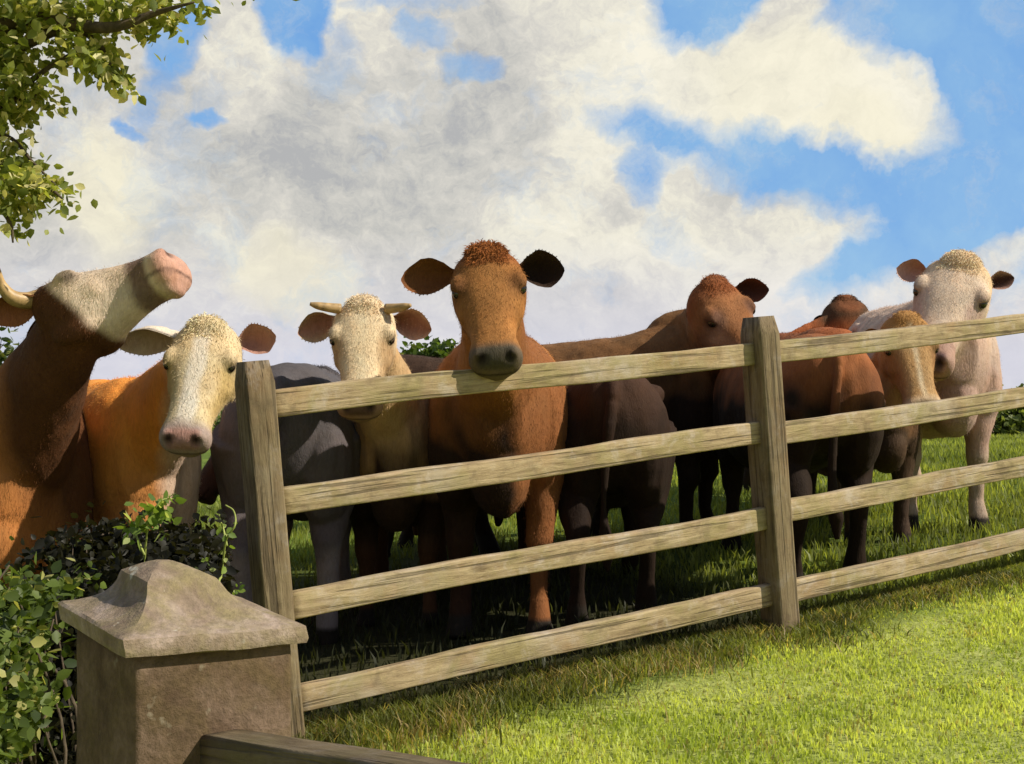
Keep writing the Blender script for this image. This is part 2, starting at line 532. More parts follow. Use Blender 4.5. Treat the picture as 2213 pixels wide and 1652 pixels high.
def ellipsoid(c, ax, n=16, m=10):
    """ax: 3 row vectors (half axes)"""
    ax = np.asarray(ax, float); V = []; Fc = []
    for i in range(1, m):
        ph = math.pi * i / m
        for j in range(n):
            th = 2 * math.pi * j / n
            V.append(c + math.sin(ph) * math.cos(th) * ax[0] + math.sin(ph) * math.sin(th) * ax[1] + math.cos(ph) * ax[2])
    for i in range(m - 2):
        for j in range(n):
            k = (j + 1) % n
            Fc.append((i * n + j, (i + 1) * n + j, (i + 1) * n + k, i * n + k))
    V.append(c + ax[2]); V.append(c - ax[2]); a = (m - 1) * n
    for j in range(n):
        k = (j + 1) % n
        Fc.append((a, j, k)); Fc.append((a + 1, (m - 2) * n + k, (m - 2) * n + j))
    return np.array(V), Fc


def remeshed(mb, voxel, smooth_it=4):
    me = bpy.data.meshes.new("tmp"); me.from_pydata(np.concatenate(mb.v).tolist(), [], mb.f); me.update()
    o = bpy.data.objects.new("tmp", me); COL.objects.link(o)
    r = o.modifiers.new("r", 'REMESH'); r.mode = 'VOXEL'; r.voxel_size = voxel; r.use_smooth_shade = True
    s = o.modifiers.new("s", 'SMOOTH'); s.factor = 0.5; s.iterations = smooth_it
    dg = bpy.context.evaluated_depsgraph_get(); dg.update()
    ev = o.evaluated_get(dg); m2 = ev.to_mesh()
    v = np.empty(len(m2.vertices) * 3); m2.vertices.foreach_get('co', v); v = v.reshape(-1, 3).copy()
    f = [tuple(p.vertices) for p in m2.polygons]
    ev.to_mesh_clear(); bpy.data.objects.remove(o); bpy.data.meshes.remove(me)
    return v, f


# ------------------------------------------------------------------ terrain
P0 = np.array([-0.80, 3.93]); DX = np.array([0.885, 0.466]); NX = np.array([-0.466, 0.885])


def sp_of(x, y):
    return (x - P0[0]) * DX[0] + (y - P0[1]) * DX[1], (x - P0[0]) * NX[0] + (y - P0[1]) * NX[1]


def ground_z(x, y):
    s, p = sp_of(x, y)
    # along the fence the ground climbs 5.4 degrees, then levels off at both ends
    se = 6.0 * np.tanh(s / 6.0)
    se = np.where(np.abs(s) < 3.6, s, np.sign(s) * (3.6 + 3.2 * np.tanh((np.abs(s) - 3.6) / 3.2)))
    z = -1.20 + 0.0942 * se
    z = z + np.where(p < 0, 0.03 * p, -0.012 * p)
    far = np.maximum(p - 3.0, 0)
    z = z - 0.035 * far ** 1.0 * (1 - np.exp(-far / 6)) * np.where(far < 60, 1, 60 / np.maximum(far, 60))
    return z


def build_ground():
    r = np.concatenate([np.linspace(0, 12, 90), 12 * (1.09 ** np.arange(1, 62))])
    n = 160
    th = np.linspace(0, 2 * math.pi, n, endpoint=False)
    cx, cy = 0.5, 5.0
    V = []
    for q in r:
        X = cx + q * np.cos(th); Y = cy + q * np.sin(th); V.append(np.stack([X, Y, ground_z(X, Y)], 1))
    V = np.concatenate(V)
    d = np.hypot(V[:, 0] - cx, V[:, 1] - cy)
    for i in range(len(V)):
        x, y, z = V[i]
        V[i, 2] += 0.02 * mnoise.noise(Vector((x * 1.7, y * 1.7, 0))) + (0.5 * min(1, d[i] / 80) * mnoise.noise(Vector((x * 0.03, y * 0.03, 5))) if d[i] > 15 else 0)
    Fc = []
    for i in range(len(r) - 1):
        for j in range(n):
            k = (j + 1) % n
            if i == 0: Fc.append((j, n + j, n + k)) if False else None
            Fc.append((i * n + j, (i + 1) * n + j, (i + 1) * n + k, i * n + k))
    mb = MB(); mb.add(V, Fc)
    # (the innermost ring is a point: drop its zero-area quads)
    mb.f = [q if q[0] >= n else (q[0], q[1], q[2]) for q in mb.f]
    o = mb.build("ground", M_GROUND); tag(o, kind='structure')
    return o


build_ground()


# ------------------------------------------------------------------ fence
D3 = nrm([5033.5, 2650, 536]); UP3 = nrm(np.array([0, 0, 1.0]) - D3[2] * D3); N3 = np.cross(UP3, D3)  # N3 away from the camera
BASE0 = np.array([P0[0] + .075, P0[1] + .04, -1.185])


def rough_box(L, W, H, seg=40, jitter=0.004, axis=0, seed=0, bev=0.008):
    """rounded-edge timber along local X (axis 0) or Z (axis 2), slightly bent and worn"""
    V = []; n = 16
    sec = []
    for (sx, sy) in ((1, 1), (-1, 1), (-1, -1), (1, -1)):
        a0 = {(1, 1): 0, (-1, 1): 90, (-1, -1): 180, (1, -1): 270}[(sx, sy)]
        for k in range(4):
            a = math.radians(a0 + k * 30)
            sec.append((sx * (W / 2 - bev) + bev * math.cos(a), sy * (H / 2 - bev) + bev * math.sin(a)))
    sec = np.array(sec)
    for i in range(seg + 1):
        x = L * i / seg
        e = 0.985 if i in (0, seg) else 1.0
        bx = 1.6 * jitter * mnoise.noise(Vector((x * 0.9, seed * 3.1, 1))); by = 2.5 * jitter * mnoise.noise(Vector((x * 0.9, seed * 3.1, 7)))
        for (a, b) in sec:
            q = mnoise.noise(Vector((x * 5, a * 14 + seed * 11, b * 14))) * jitter
            V.append((x, a * e * (1 + q * 8) + bx, b * e * (1 + q * 8) + by + q * 0.5))
    V = np.array(V); Fc = []
    for i in range(seg):
        for j in range(n):
            k = (j + 1) % n
            Fc.append((i * n + j, i * n + k, (i + 1) * n + k, (i + 1) * n + j))
    Fc.append(tuple(range(n))[::-1]); Fc.append(tuple(seg * n + j for j in range(n)))
    if axis == 2: V = V[:, [1, 2, 0]]
    return V, Fc


def frame_matrix(o, x, y, z):
    return Matrix(((x[0], y[0], z[0], o[0]), (x[1], y[1], z[1], o[1]), (x[2], y[2], z[2], o[2]), (0, 0, 0, 1)))


def build_fence():
    e = empty("wooden_fence", BASE0, "weathered grey-brown post-and-rail fence with four rails, running between the cattle and the lawn", "fence")
    T = 0.100
    tops = [1.245, 1.245, 1.24]
    for i in range(3):
        s = i * 2.05
        b = BASE0 + D3 * s * (1 / math.hypot(D3[0], D3[1])) if False else BASE0 + D3 * s
        v, f = rough_box(tops[i] + 0.25, T, T * 1.35, 26, 0.004, 2, i + 3, 0.012)
        v[:, 2] -= 0.25
        # worn, slightly domed top
        top = v[:, 2] > tops[i] - 0.001
        v[top, 0] *= 0.80; v[top, 1] *= 0.80; v[top, 2] += 0.012
        mb = MB(); w = b + v[:, :1] * D3 + v[:, 1:2] * N3 + v[:, 2:3] * UP3
        mb.add(w, f)
        mb.build("post", M_POST, e, matrix=frame_matrix(b, D3, N3, UP3))
    H4 = [1.118, 0.792, 0.468, 0.148]
    for i in range(2):
        for k, h in enumerate(H4):
            s0 = i * 2.05 + T / 2 - 0.012; s1 = (i + 1) * 2.05 - T / 2 + 0.012
            dz = [0.004, -0.006, 0.008, -0.004][k] * (1 if i else -1)
            b = BASE0 + D3 * s0 + UP3 * (h + dz)
            v, f = rough_box(s1 - s0, 0.042, 0.088, 44, 0.006, 0, 10 + i * 5 + k, 0.007)
            mb = MB(); mb.add(b + v[:, :1] * D3 + v[:, 1:2] * N3 + v[:, 2:3] * UP3, f)
            mb.build("rail", M_RAIL, e, matrix=frame_matrix(b, D3, N3, UP3))


build_fence()


# ------------------------------------------------------------------ gatepost
def build_gatepost():
    YA = 1.48
    A = np.array([-0.3137 * YA, YA]); th = math.radians(37.9); s = 0.1626 * YA
    ex = np.array([math.cos(th), math.sin(th), 0]); ey = np.array([-math.sin(th), math.cos(th), 0]); ez = np.array([0, 0, 1.0])
    zc = -602 / F * YA
    cen = np.array([A[0], A[1], 0]) + (ex + ey) * s / 2
    gz = float(ground_z(cen[0], cen[1]))
    e = empty("gatepost", (cen[0], cen[1], gz), "square gatepost with a lichened flared pyramid cap at the near left corner", "gatepost")
    e.rotation_euler = (0, 0, th)
    # shaft
    W = s * 0.90
    mb = MB(); L = zc - gz + 0.10
    v, f = rough_box(L, W, W, 40, 0.003, 2, 2, 0.008)
    v[:, 2] += gz - 0.095 - 0.0
    b0 = np.array([cen[0], cen[1], 0])
    mb.add(b0 + v[:, :1] * ex + v[:, 1:2] * ey + v[:, 2:3] * ez, f)
    mb.build("shaft", M_GATE, e, matrix=frame_matrix(np.array([cen[0], cen[1], gz]), ex, ey, ez))
    # cap: ogee pyramid, square rings
    tilt = math.radians(4.0)
    prof = [(0.515, -0.012), (0.522, -0.004), (0.520, 0.014), (0.50, 0.018), (0.43, 0.022), (0.365, 0.029), (0.305, 0.038), (0.26, 0.049), (0.232, 0.060),
            (0.212, 0.072), (0.20, 0.078), (0.17, 0.083), (0.13, 0.089), (0.08, 0.095), (0.035, 0.099), (0.008, 0.100)]
    hs = 0.83
    n = 12; V = []
    for i, (r, z) in enumerate(prof):
        for side in range(4):
            for k in range(n):
                u = -1 + 2 * k / n
                p = {0: (u, -1), 1: (1, u), 2: (-u, 1), 3: (-1, -u)}[side]
                q = np.array([p[0] * r * s, p[1] * r * s, z * hs])
                # soft corners
                rr = math.hypot(p[0], p[1]); q[:2] *= (1 - 0.012 * max(0, rr - 1.3) / 0.11)
                nz = mnoise.noise(Vector(q * 18)) * 0.0022 + mnoise.noise(Vector(q * 60)) * 0.0012
                q[2] += nz; q[:2] *= (1 + nz * 3)
                V.append(q)
    N = 4 * n; Fc = [tuple(range(N))[::-1]]
    for i in range(len(prof) - 1):
        for j in range(N):
            k = (j + 1) % N; Fc.append((i * N + j, i * N + k, (i + 1) * N + k, (i + 1) * N + j))
    Fc.append(tuple((len(prof) - 1) * N + j for j in range(N)))
    V = np.array(V)
    # lean to the right, as in the picture
    Wd = V[:, :1] * ex + V[:, 1:2] * ey + V[:, 2:3] * ez
    Wd[:, 0] -= np.clip(V[:, 2], 0, 1) / .10 * .036
    ct, st = math.cos(tilt), math.sin(tilt)
    X = Wd[:, 0] * ct + Wd[:, 2] * st; Z = -Wd[:, 0] * st + Wd[:, 2] * ct
    Wd = np.stack([X, Wd[:, 1], Z], 1) + np.array([cen[0], cen[1], zc + 0.012])
    mb = MB(); mb.add(Wd, Fc)
    o = mb.build("cap", M_CAP, e, matrix=frame_matrix(np.array([cen[0], cen[1], zc]), ex, ey, ez))
    o.data.set_sharp_from_angle(angle=math.radians(28))
    # the top rail of the gate that meets the post, coming towards the camera
    a = np.array([cen[0], cen[1], 0]) - ey * (W / 2 - 0.01) + ex * (0.005)
    a[2] = -768 / F * (a[1] - 0.02)
    bpt = at(1180, 1690, 1.12)
    dr = nrm(bpt - a); sd_ = nrm(np.cross(dr, ez)); up = np.cross(sd_, dr)
    r = empty("gate_rail", a, "dark weathered wooden rail joined to the near gatepost at the bottom edge", "rail")
    v, f = rough_box(1.6, 0.055, 0.10, 40, 0.003, 0, 77, 0.006)
    v[:, 2] -= 0.05
    mb = MB(); mb.add(a + v[:, :1] * dr + v[:, 1:2] * sd_ + v[:, 2:3] * up, f)
    bpy.data.objects.remove(r)
    o = mb.build("gate_rail", M_GRAIL, None, matrix=frame_matrix(a, dr, sd_, up))
    tag(o, "dark weathered wooden rail joined to the near gatepost at the bottom edge", "rail")


build_gatepost()


# ------------------------------------------------------------------ cattle
def cow(name, label, poll, fwd, up, pos, heading, S=1.0, hs=1.0, head_col=None, body_col=None,
        ears=None, horns=None, tuft=None, eyes=True, neck_w=1.0, withers=None, ear_in=(0.05, 0.025, 0.02), back_lift=0.0, pitch=0.0, eyelid=0.5):
    """poll: top of the head; fwd: towards the muzzle; up: forehead normal; pos: ground point under the body middle;
    heading: degrees, 0 = +X, 90 = away from the camera"""
    poll = np.asarray(poll, float)
    f = nrm(fwd); u = np.asarray(up, float); u = nrm(u - np.dot(u, f) * f); r = np.cross(f, u)  # r: animal's right
    hd = math.radians(heading)
    bx = np.array([math.cos(hd), math.sin(hd), 0]); by = np.array([-math.sin(hd), math.cos(hd), 0]); bz = np.array([0, 0, 1.0])
    gz = float(ground_z(pos[0], pos[1]))
    org = np.array([pos[0], pos[1], gz])

    def B(x, y, z): return org + S * (x * bx + y * by + z * bz)

    def H(t, rr, uu): return poll + hs * (t * f + rr * r + (uu - 0.09) * u)

    mb = MB()
    # trunk
    prof = [(-1.03, .06, .10, .98), (-.98, .16, .22, .97), (-.86, .245, .29, .95), (-.62, .275, .32, .92), (-.35, .31, .355, .87), (-.05, .335, .38, .84),
            (.20, .315, .385, .85), (.42, .265, .37, .88), (.58, .21, .33, .91), (.70, .15, .26, .92), (.78, .08, .15, .92)]
    pr = spline(prof, 3)
    rings = [(B(q[0], 0, q[3] + back_lift * max(0, q[0]) + pitch * (q[0] - .3)), by * S * q[1], bz * S * q[2]) for q in pr]
    mb.add(*loft(rings, 28, 2.25))
    # withers and hips
    mb.add(*ellipsoid(B(.40, 0, 1.10 + 1.5 * back_lift), np.array([bx * .26, by * .12, bz * .14]) * S))
    mb.add(*ellipsoid(B(-.80, 0, 1.12 - 1.1 * pitch), np.array([bx * .22, by * .17, bz * .12]) * S))
    for sgn in (-1, 1):
        mb.add(*ellipsoid(B(-.60, sgn * .225, 1.10 - pitch), np.array([bx * .07, by * .05, bz * .05]) * S))   # hook bones
    # shoulders, haunches
    for sgn in (-1, 1):
        mb.add(*ellipsoid(B(.42, sgn * .18, .82), np.array([bx * .19, by * .12, bz * .33]) * S))
        mb.add(*ellipsoid(B(-.76, sgn * .16, .84), np.array([bx * .24, by * .14, bz * .33]) * S))
    # brisket
    mb.add(*ellipsoid(B(.60, 0, .68), np.array([bx * .19, by * .13, bz * .20]) * S))

    def foot(x, y):
        p = B(x, y, 0); return p, float(ground_z(p[0], p[1])) - gz

    for sgn in (-1, 1):
        lx = .42 + sgn * .05
        p, dz = foot(lx, sgn * .17); dz /= S
        pts = [B(lx - .02, sgn * .17, .80), B(lx, sgn * .17, .60), B(lx + .015, sgn * .165, .45 + dz * .4), B(lx + .02, sgn * .165, .38 + dz * .6), B(lx + .005, sgn * .165, .30 + dz),
               B(lx, sgn * .165, .16 + dz), B(lx + .015, sgn * .165, .10 + dz), B(lx + .03, sgn * .165, .05 + dz), B(lx + .035, sgn * .165, -.005 + dz)]
        mb.add(*tube(pts, [S * q for q in (.12, .088, .062, .063, .045, .042, .048, .052, .064)], 14, up=tuple(bx)))
        hx = -.80 - sgn * .06
        p, dz = foot(hx, sgn * .18); dz /= S
        pts = [B(hx + .02, sgn * .16, .92), B(hx + .10, sgn * .18, .72), B(hx + .02, sgn * .18, .56), B(hx - .09, sgn * .175, .44 + dz * .5), B(hx - .075, sgn * .175, .36 + dz * .7),
               B(hx - .03, sgn * .175, .18 + dz), B(hx - .01, sgn * .175, .11 + dz), B(hx + .01, sgn * .175, .05 + dz), B(hx + .02, sgn * .175, -.005 + dz)]
        mb.add(*tube(pts, [S * q for q in (.17, .145, .095, .062, .054, .043, .05, .052, .064)], 14, up=tuple(bx)))
    # tail
    tl = spline([B(-.98, 0, 1.17 - 1.35 * pitch), B(-1.05, .01, 1.09 - 1.35 * pitch), B(-1.08, .03, .9 - pitch), B(-1.08, .05, .6), B(-1.09, .04, .4), B(-1.09, .03, .25)], 4)
    mb.add(*tube(tl, list(np.interp(np.linspace(0, 1, len(tl)), [0, .3, .65, .85, 1], [.035 * S, .022 * S, .02 * S, .04 * S, .015 * S])), 10))
    # neck: deep from withers/brisket to the back of the skull
    n0t = B(.36 - back_lift, 0, 1.16 + 1.6 * back_lift); n0b = B(.62, 0, .72)
    n1t = H(-.01, 0, .03); n1b = H(.12, 0, -.17)
    K = 9; rings = []
    ctop0 = n0t; cb0 = n0b
    lat1 = r if np.dot(r, -by) > 0 else -r
    for k in range(K):
        q = k / (K - 1)
        sag = math.sin(q * math.pi)
        top = ctop0 * (1 - q) + n1t * q + bz * 0.03 * sag * S
        bot = cb0 * (1 - q) + n1b * q + bz * -0.015 * sag
        lat = nrm((-by) * (1 - q) + lat1 * q)
        c = (top + bot) / 2; b = (top - bot) / 2
        w = (np.interp(q, [0, .3, .6, .85, 1], [.21, .165, .125, .105, .095])) * S * neck_w
        lat = nrm(lat - np.dot(lat, nrm(b)) * nrm(b))
        rings.append((c, lat * w, b))
    mb.add(*loft(rings, 22, 2.0))
    # head
    hp = [(-.045, .045, .06, -.03), (-.025, .085, .085, -.07), (.02, .112, .100, -.12), (.08, .120, .104, -.155), (.14, .122, .098, -.172), (.19, .112, .090, -.165),
          (.25, .092, .078, -.145), (.32, .076, .066, -.122), (.39, .072, .058, -.104), (.44, .082, .054, -.100), (.475, .086, .047, -.096), (.50, .075, .034, -.082), (.515, .045, .012, -.055)]
    rings = []
    for (t_, w, tp, bt) in spline(hp, 2):
        cu = (tp + bt) / 2 + 0.25 * (tp - bt) / 2
        rings.append((H(t_, 0, cu), r * w * hs * 1.16, u * (tp - cu) * hs, (cu - bt) / (tp - cu), 2.35))
    mb.add(*loft(rings, 26))
    for sgn in (-1, 1):
        mb.add(*ellipsoid(H(.135, sgn * .112, .055), np.array([f * .050, r * .034, u * .034]) * hs))       # brow
        mb.add(*ellipsoid(H(.150, sgn * .126, .070), np.array([f * .034, r * .016, u * .012]) * hs))       # upper lid
        mb.add(*ellipsoid(H(.20, sgn * .098, -.02), np.array([f * .07, r * .030, u * .045]) * hs))         # cheek
        mb.add(*ellipsoid(H(.12, sgn * .088, -.11), np.array([f * .09, r * .035, u * .06]) * hs))          # jaw
        mb.add(*ellipsoid(H(.478, sgn * .058, .028), np.array([f * .030, r * .026, u * .020]) * hs))       # nostril wing
    mb.add(*ellipsoid(H(.0, 0, .085), np.array([f * .055, r * .075, u * .040]) * hs))                       # poll
    mb.add(*ellipsoid(H(.465, 0, -.09), np.array([f * .035, r * .055, u * .025]) * hs))                     # chin
    v, fc = remeshed(mb, 0.0115, 3)
    # folds of skin, slack flesh and hollows
    vn = vertex_normals(v, fc)
    amp = np.clip((np.linalg.norm(v - H(.25, 0, 0), axis=1) - .22) / .25, .12, 1)
    dsp = np.array([mnoise.noise(Vector((p[0] * 4.5, p[1] * 4.5, p[2] * 3.2))) * .016 + mnoise.noise(Vector((p[0] * 17, p[1] * 17, p[2] * 7))) * .006 for p in v])
    v = v + vn * (dsp * amp)[:, None]
    # colours
    rel = (v - poll) / hs
    T = rel @ f; R = rel @ r; U = rel @ u + 0.09
    L = (v - org) / S; X = L @ bx; Yl = L @ by; Z = L[:, 2]
    nz = np.array([mnoise.noise(Vector(p * 9)) for p in v])
    nzf = np.array([mnoise.noise(Vector(p * 30)) for p in v])
    bc = body_col(X, Yl, Z, nz, nzf, v)
    hc = head_col(T, R, U, nz, nzf)
    dist_n = np.maximum(np.abs(R) - .14, 0) + np.maximum(-.03 - T, 0) + np.maximum(-.20 - U, 0) + np.maximum(U - .16, 0) + np.maximum(T - .54, 0)
    w = np.clip(1 - (dist_n) / .05, 0, 1)[:, None]
    # the throat belongs to the neck
    thr = np.clip((-.06 - U) / .05, 0, 1) * np.clip((.19 - T) / .07, 0, 1)
    w = w * (1 - thr[:, None])
    col = bc * (1 - w) + hc * w
    # nostrils and mouth
    for sgn in (-1, 1):
        dn = np.sqrt(((T - .497) / .016) ** 2 + ((R - sgn * .050) / .017) ** 2 + ((U - .018) / .022) ** 2)
        k = np.clip(1.6 - dn, 0, 1)[:, None]; col = col * (1 - k) + np.array([.012, .008, .008]) * k
        v -= (k * 0.012 * hs) * f
    mo = np.clip(1 - np.abs(U + .048) / .010, 0, 1) * np.clip((T - .40) / .03, 0, 1) * np.clip((.56 - T) / .02, 0, 1)
    col = col * (1 - .75 * mo[:, None])
    hoof = np.clip((.075 - Z) / .02, 0, 1)[:, None] * (np.abs(Z) < .3)[:, None]
    col = col * (1 - hoof) + np.array([.03, .025, .02]) * hoof
    col = np.clip(col, 0, 1)
    # ridged curls of coat on the surface
    out = MB(); out.add(v, fc, col)
    # ears
    root = empty(name, org, label, "cow", "cattle behind the fence")
    for sgn in (-1, 1):
        ed = ears[0 if (r * sgn)[0] < 0 else 1]
        if ed is None: continue
        (edir, eface, elen, ewid) = ed[:4]
        oc = ed[4] if len(ed) > 4 else None; ic = ed[5] if len(ed) > 5 else ear_in
        rt = H(.035, sgn * .108, .020)
        d_ = nrm(np.asarray(edir, float)); fn = np.asarray(eface, float); fn = nrm(fn - np.dot(fn, d_) * d_)
        sd_ = np.cross(d_, fn)
        NU, NV = 16, 12
        G = np.zeros((2, NU, NV, 3)); CC = np.zeros((2, NU, NV, 3))
        base = hc[np.argmin(((v - rt) ** 2).sum(1))] if oc is None else np.array(oc)
        for i in range(NU):
            q = i / (NU - 1)
            w_ = ewid * np.interp(q, [0, .12, .3, .5, .68, .84, .94, 1], [.28, .40, .78, 1.0, .93, .64, .36, .06])
            cup = np.interp(q, [0, .25, .6, 1], [1.25, 1.0, .6, .2]) * w_ * .60
            cc = rt + d_ * elen * q - np.array([0, 0, 1]) * elen * .10 * q * q
            for j in range(NV):
                p = -1 + 2 * j / (NV - 1)
                q3 = cc + sd_ * w_ * .5 * p * (1 - .15 * (1 - q)) - fn * cup * (1 - p * p)
                thick = .011 * (1 - .75 * abs(p) ** 3) * (1 - .5 * q) * (2.2 if q < .15 else 1)
                jit = mnoise.noise(Vector(q3 * 40)) * .004
                G[0, i, j] = q3 + sd_ * jit; G[1, i, j] = q3 - fn * thick + sd_ * jit
                edge = abs(p) ** 3
                CC[0, i, j] = np.array(ic) * (1 - edge) + np.asarray(base) * edge * .9
                CC[1, i, j] = base
        idx = lambda a, i, j: a * NU * NV + i * NV + j
        fs = []
        for i in range(NU - 1):
            for j in range(NV - 1):
                fs.append((idx(0, i, j), idx(0, i, j + 1), idx(0, i + 1, j + 1), idx(0, i + 1, j)))
                fs.append((idx(1, i, j), idx(1, i + 1, j), idx(1, i + 1, j + 1), idx(1, i, j + 1)))
            for j, rev in ((0, 1), (NV - 1, 0)):
                q_ = (idx(0, i, j), idx(0, i + 1, j), idx(1, i + 1, j), idx(1, i, j)); fs.append(q_[::-1] if rev else q_)
        for j in range(NV - 1):
            fs.append((idx(0, NU - 1, j), idx(1, NU - 1, j), idx(1, NU - 1, j + 1), idx(0, NU - 1, j + 1)))
        em = MB(); em.add(G.reshape(-1, 3), fs, CC.reshape(-1, 3))
        # fringe of hair inside the ear and round its rim
        hv = []; hf = []; hcx = []
        for _ in range(420):
            q = random.uniform(.08, 1); p = random.choice((-1, 1)) * random.uniform(.75, 1) if random.random() < .75 else random.uniform(-1, 1)
            i = min(NU - 1, int(q * (NU - 1))); j = int((p + 1) / 2 * (NV - 1))
            a = G[0, i, j]; hd_ = nrm(d_ * random.uniform(.2, 1) + sd_ * p * random.uniform(.2, 1) + fn * random.uniform(0, .5) + rng.normal(0, .2, 3))
            ln = random.uniform(.003, .007); wv = nrm(np.cross(hd_, rng.normal(0, 1, 3))) * .0014
            k = len(hv); hv += [a - wv, a + wv, a + hd_ * ln]; hf.append((k, k + 1, k + 2))
            cj = np.asarray(base) * random.uniform(.7, 1.3); hcx += [cj, cj, cj]
        em.add(np.array(hv), hf, np.array(hcx))
        em.build("ear", M_COAT, root, origin=tuple(rt), layer='coat')
    # short fur along the whole coat of the head and neck: tiny blades in the same mesh as the skin
    cent = v; nv = len(v)
    dcam = np.linalg.norm((v - poll), axis=1)
    pick = np.where((dcam < 1.6))[0]
    fn_ = vertex_normals(v, fc)
    m = 46000
    ids = rng.choice(pick, m)
    base_p = v[ids] + rng.normal(0, .0035, (m, 3)); nn = fn_[ids]
    # lie of the coat: down the face, back along the neck
    flow = -f * .2 + np.array([0, 0, -1.0]) * .8
    fl = flow - (nn @ flow)[:, None] * nn
    dirs = nn * .22 + fl * .9 + rng.normal(0, .16, (m, 3)); dirs /= np.linalg.norm(dirs, axis=1)[:, None]
    topk = np.clip(1 - np.abs(T[ids] - .02) / .10, 0, 1) * (U[ids] > .03)
    ln = rng.uniform(.006, .014, m) * (1 + .7 * topk)
    muzz = (T[ids] > .42) & (np.abs(R[ids]) < .12) & (U[ids] > -.16); ln[muzz] *= .15
    side = np.cross(dirs, nn + rng.normal(0, .15, (m, 3))); side /= np.linalg.norm(side, axis=1)[:, None]
    hvv = np.empty((m, 3, 3)); hvv[:, 0] = base_p - side * .0010; hvv[:, 1] = base_p + side * .0010; hvv[:, 2] = base_p + dirs * ln[:, None]
    hcc = col[ids] * rng.uniform(.88, 1.1, (m, 1)); hcc = np.repeat(np.clip(hcc, 0, 1), 3, 0)
    out.add(hvv.reshape(-1, 3), [(3 * i, 3 * i + 1, 3 * i + 2) for i in range(m)], hcc)
    out.build("body", M_COAT, root, origin=tuple(org), layer='coat')
    # forelock
    if tuft:
        n_, ln0, tc_ = tuft
        tm = MB(); hv = []; hf = []; hcx = []
        tv = v[(T > -.05) & (T < .07) & (np.abs(R) < .075) & (U > .045)]
        for _ in range(n_ * 2):
            tt = random.gauss(.0, .028); rr = random.gauss(0, .045)
            a = tv[rng.integers(len(tv))] + rng.normal(0, .004, 3)
            rr = float(np.dot(a - poll, r)) / hs
            dd = nrm(u * random.uniform(.05, .35) + f * random.uniform(-.6, .9) + r * (rr * 8 + random.gauss(0, .35)))
            l_ = .7 * ln0 * random.uniform(.2, .6); sdv = nrm(np.cross(dd, u + rng.normal(0, .3, 3))) * .0015
            k = len(hv); mid = a + dd * l_ * .5; tip = a + dd * l_ + f * l_ * .35 + bz * -.1 * l_
            hv += [a - sdv, a + sdv, mid + sdv * .7, mid - sdv * .7, tip]
            hf += [(k, k + 1, k + 2, k + 3), (k + 3, k + 2, k + 4)]
            cj = np.array(tc_) * random.uniform(.6, 1.35); hcx += [cj] * 5
        tm.add(np.array(hv), hf, np.clip(np.array(hcx), 0, 1))
        tm.build("forelock", M_COAT, root, origin=tuple(H(0, 0, .09)), layer='coat')
    if eyes:
        for sgn in (-1, 1):
            c = H(.165, sgn * .121, .047)
            em = MB(); em.add(*ellipsoid(c, np.array([f * .024, r * .019, u * .021]) * hs, 18, 12))
            em.build("eye", M_EYE, root, origin=tuple(c))
            # upper lid
    if horns:
        for hn in horns:
            pts = spline(np.array([np.append(np.asarray(p, float), rad) for p, rad in hn]), 5)
            hm = MB(); hm.add(*tube(pts[:, :3], list(pts[:, 3]), 14))
            hm.build("horn", M_HORN, root, origin=tuple(pts[0, :3]))
    return root


def vertex_normals(v, fc):
    q = np.array([f if len(f) == 4 else (f[0], f[1], f[2], f[2]) for f in fc])
    n = np.cross(v[q[:, 2]] - v[q[:, 0]], v[q[:, 3]] - v[q[:, 1]])
    out = np.zeros_like(v)
    for k in range(4): np.add.at(out, q[:, k], n)
    return out / (np.linalg.norm(out, axis=1)[:, None] + 1e-12)


def lerp(a, b, k):
    k = np.clip(k, 0, 1)[:, None]; return np.asarray(a) * (1 - k) + np.asarray(b) * k


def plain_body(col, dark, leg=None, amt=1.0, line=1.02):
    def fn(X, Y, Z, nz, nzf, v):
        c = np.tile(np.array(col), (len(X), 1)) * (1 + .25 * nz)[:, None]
        k = np.clip((line - Z + .14 * nz) / .24, 0, 1) * amt  # shade behind the rails painted into the coat below this line
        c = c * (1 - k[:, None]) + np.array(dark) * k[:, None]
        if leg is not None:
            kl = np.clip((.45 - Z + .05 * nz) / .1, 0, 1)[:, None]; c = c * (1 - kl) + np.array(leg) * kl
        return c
    return fn


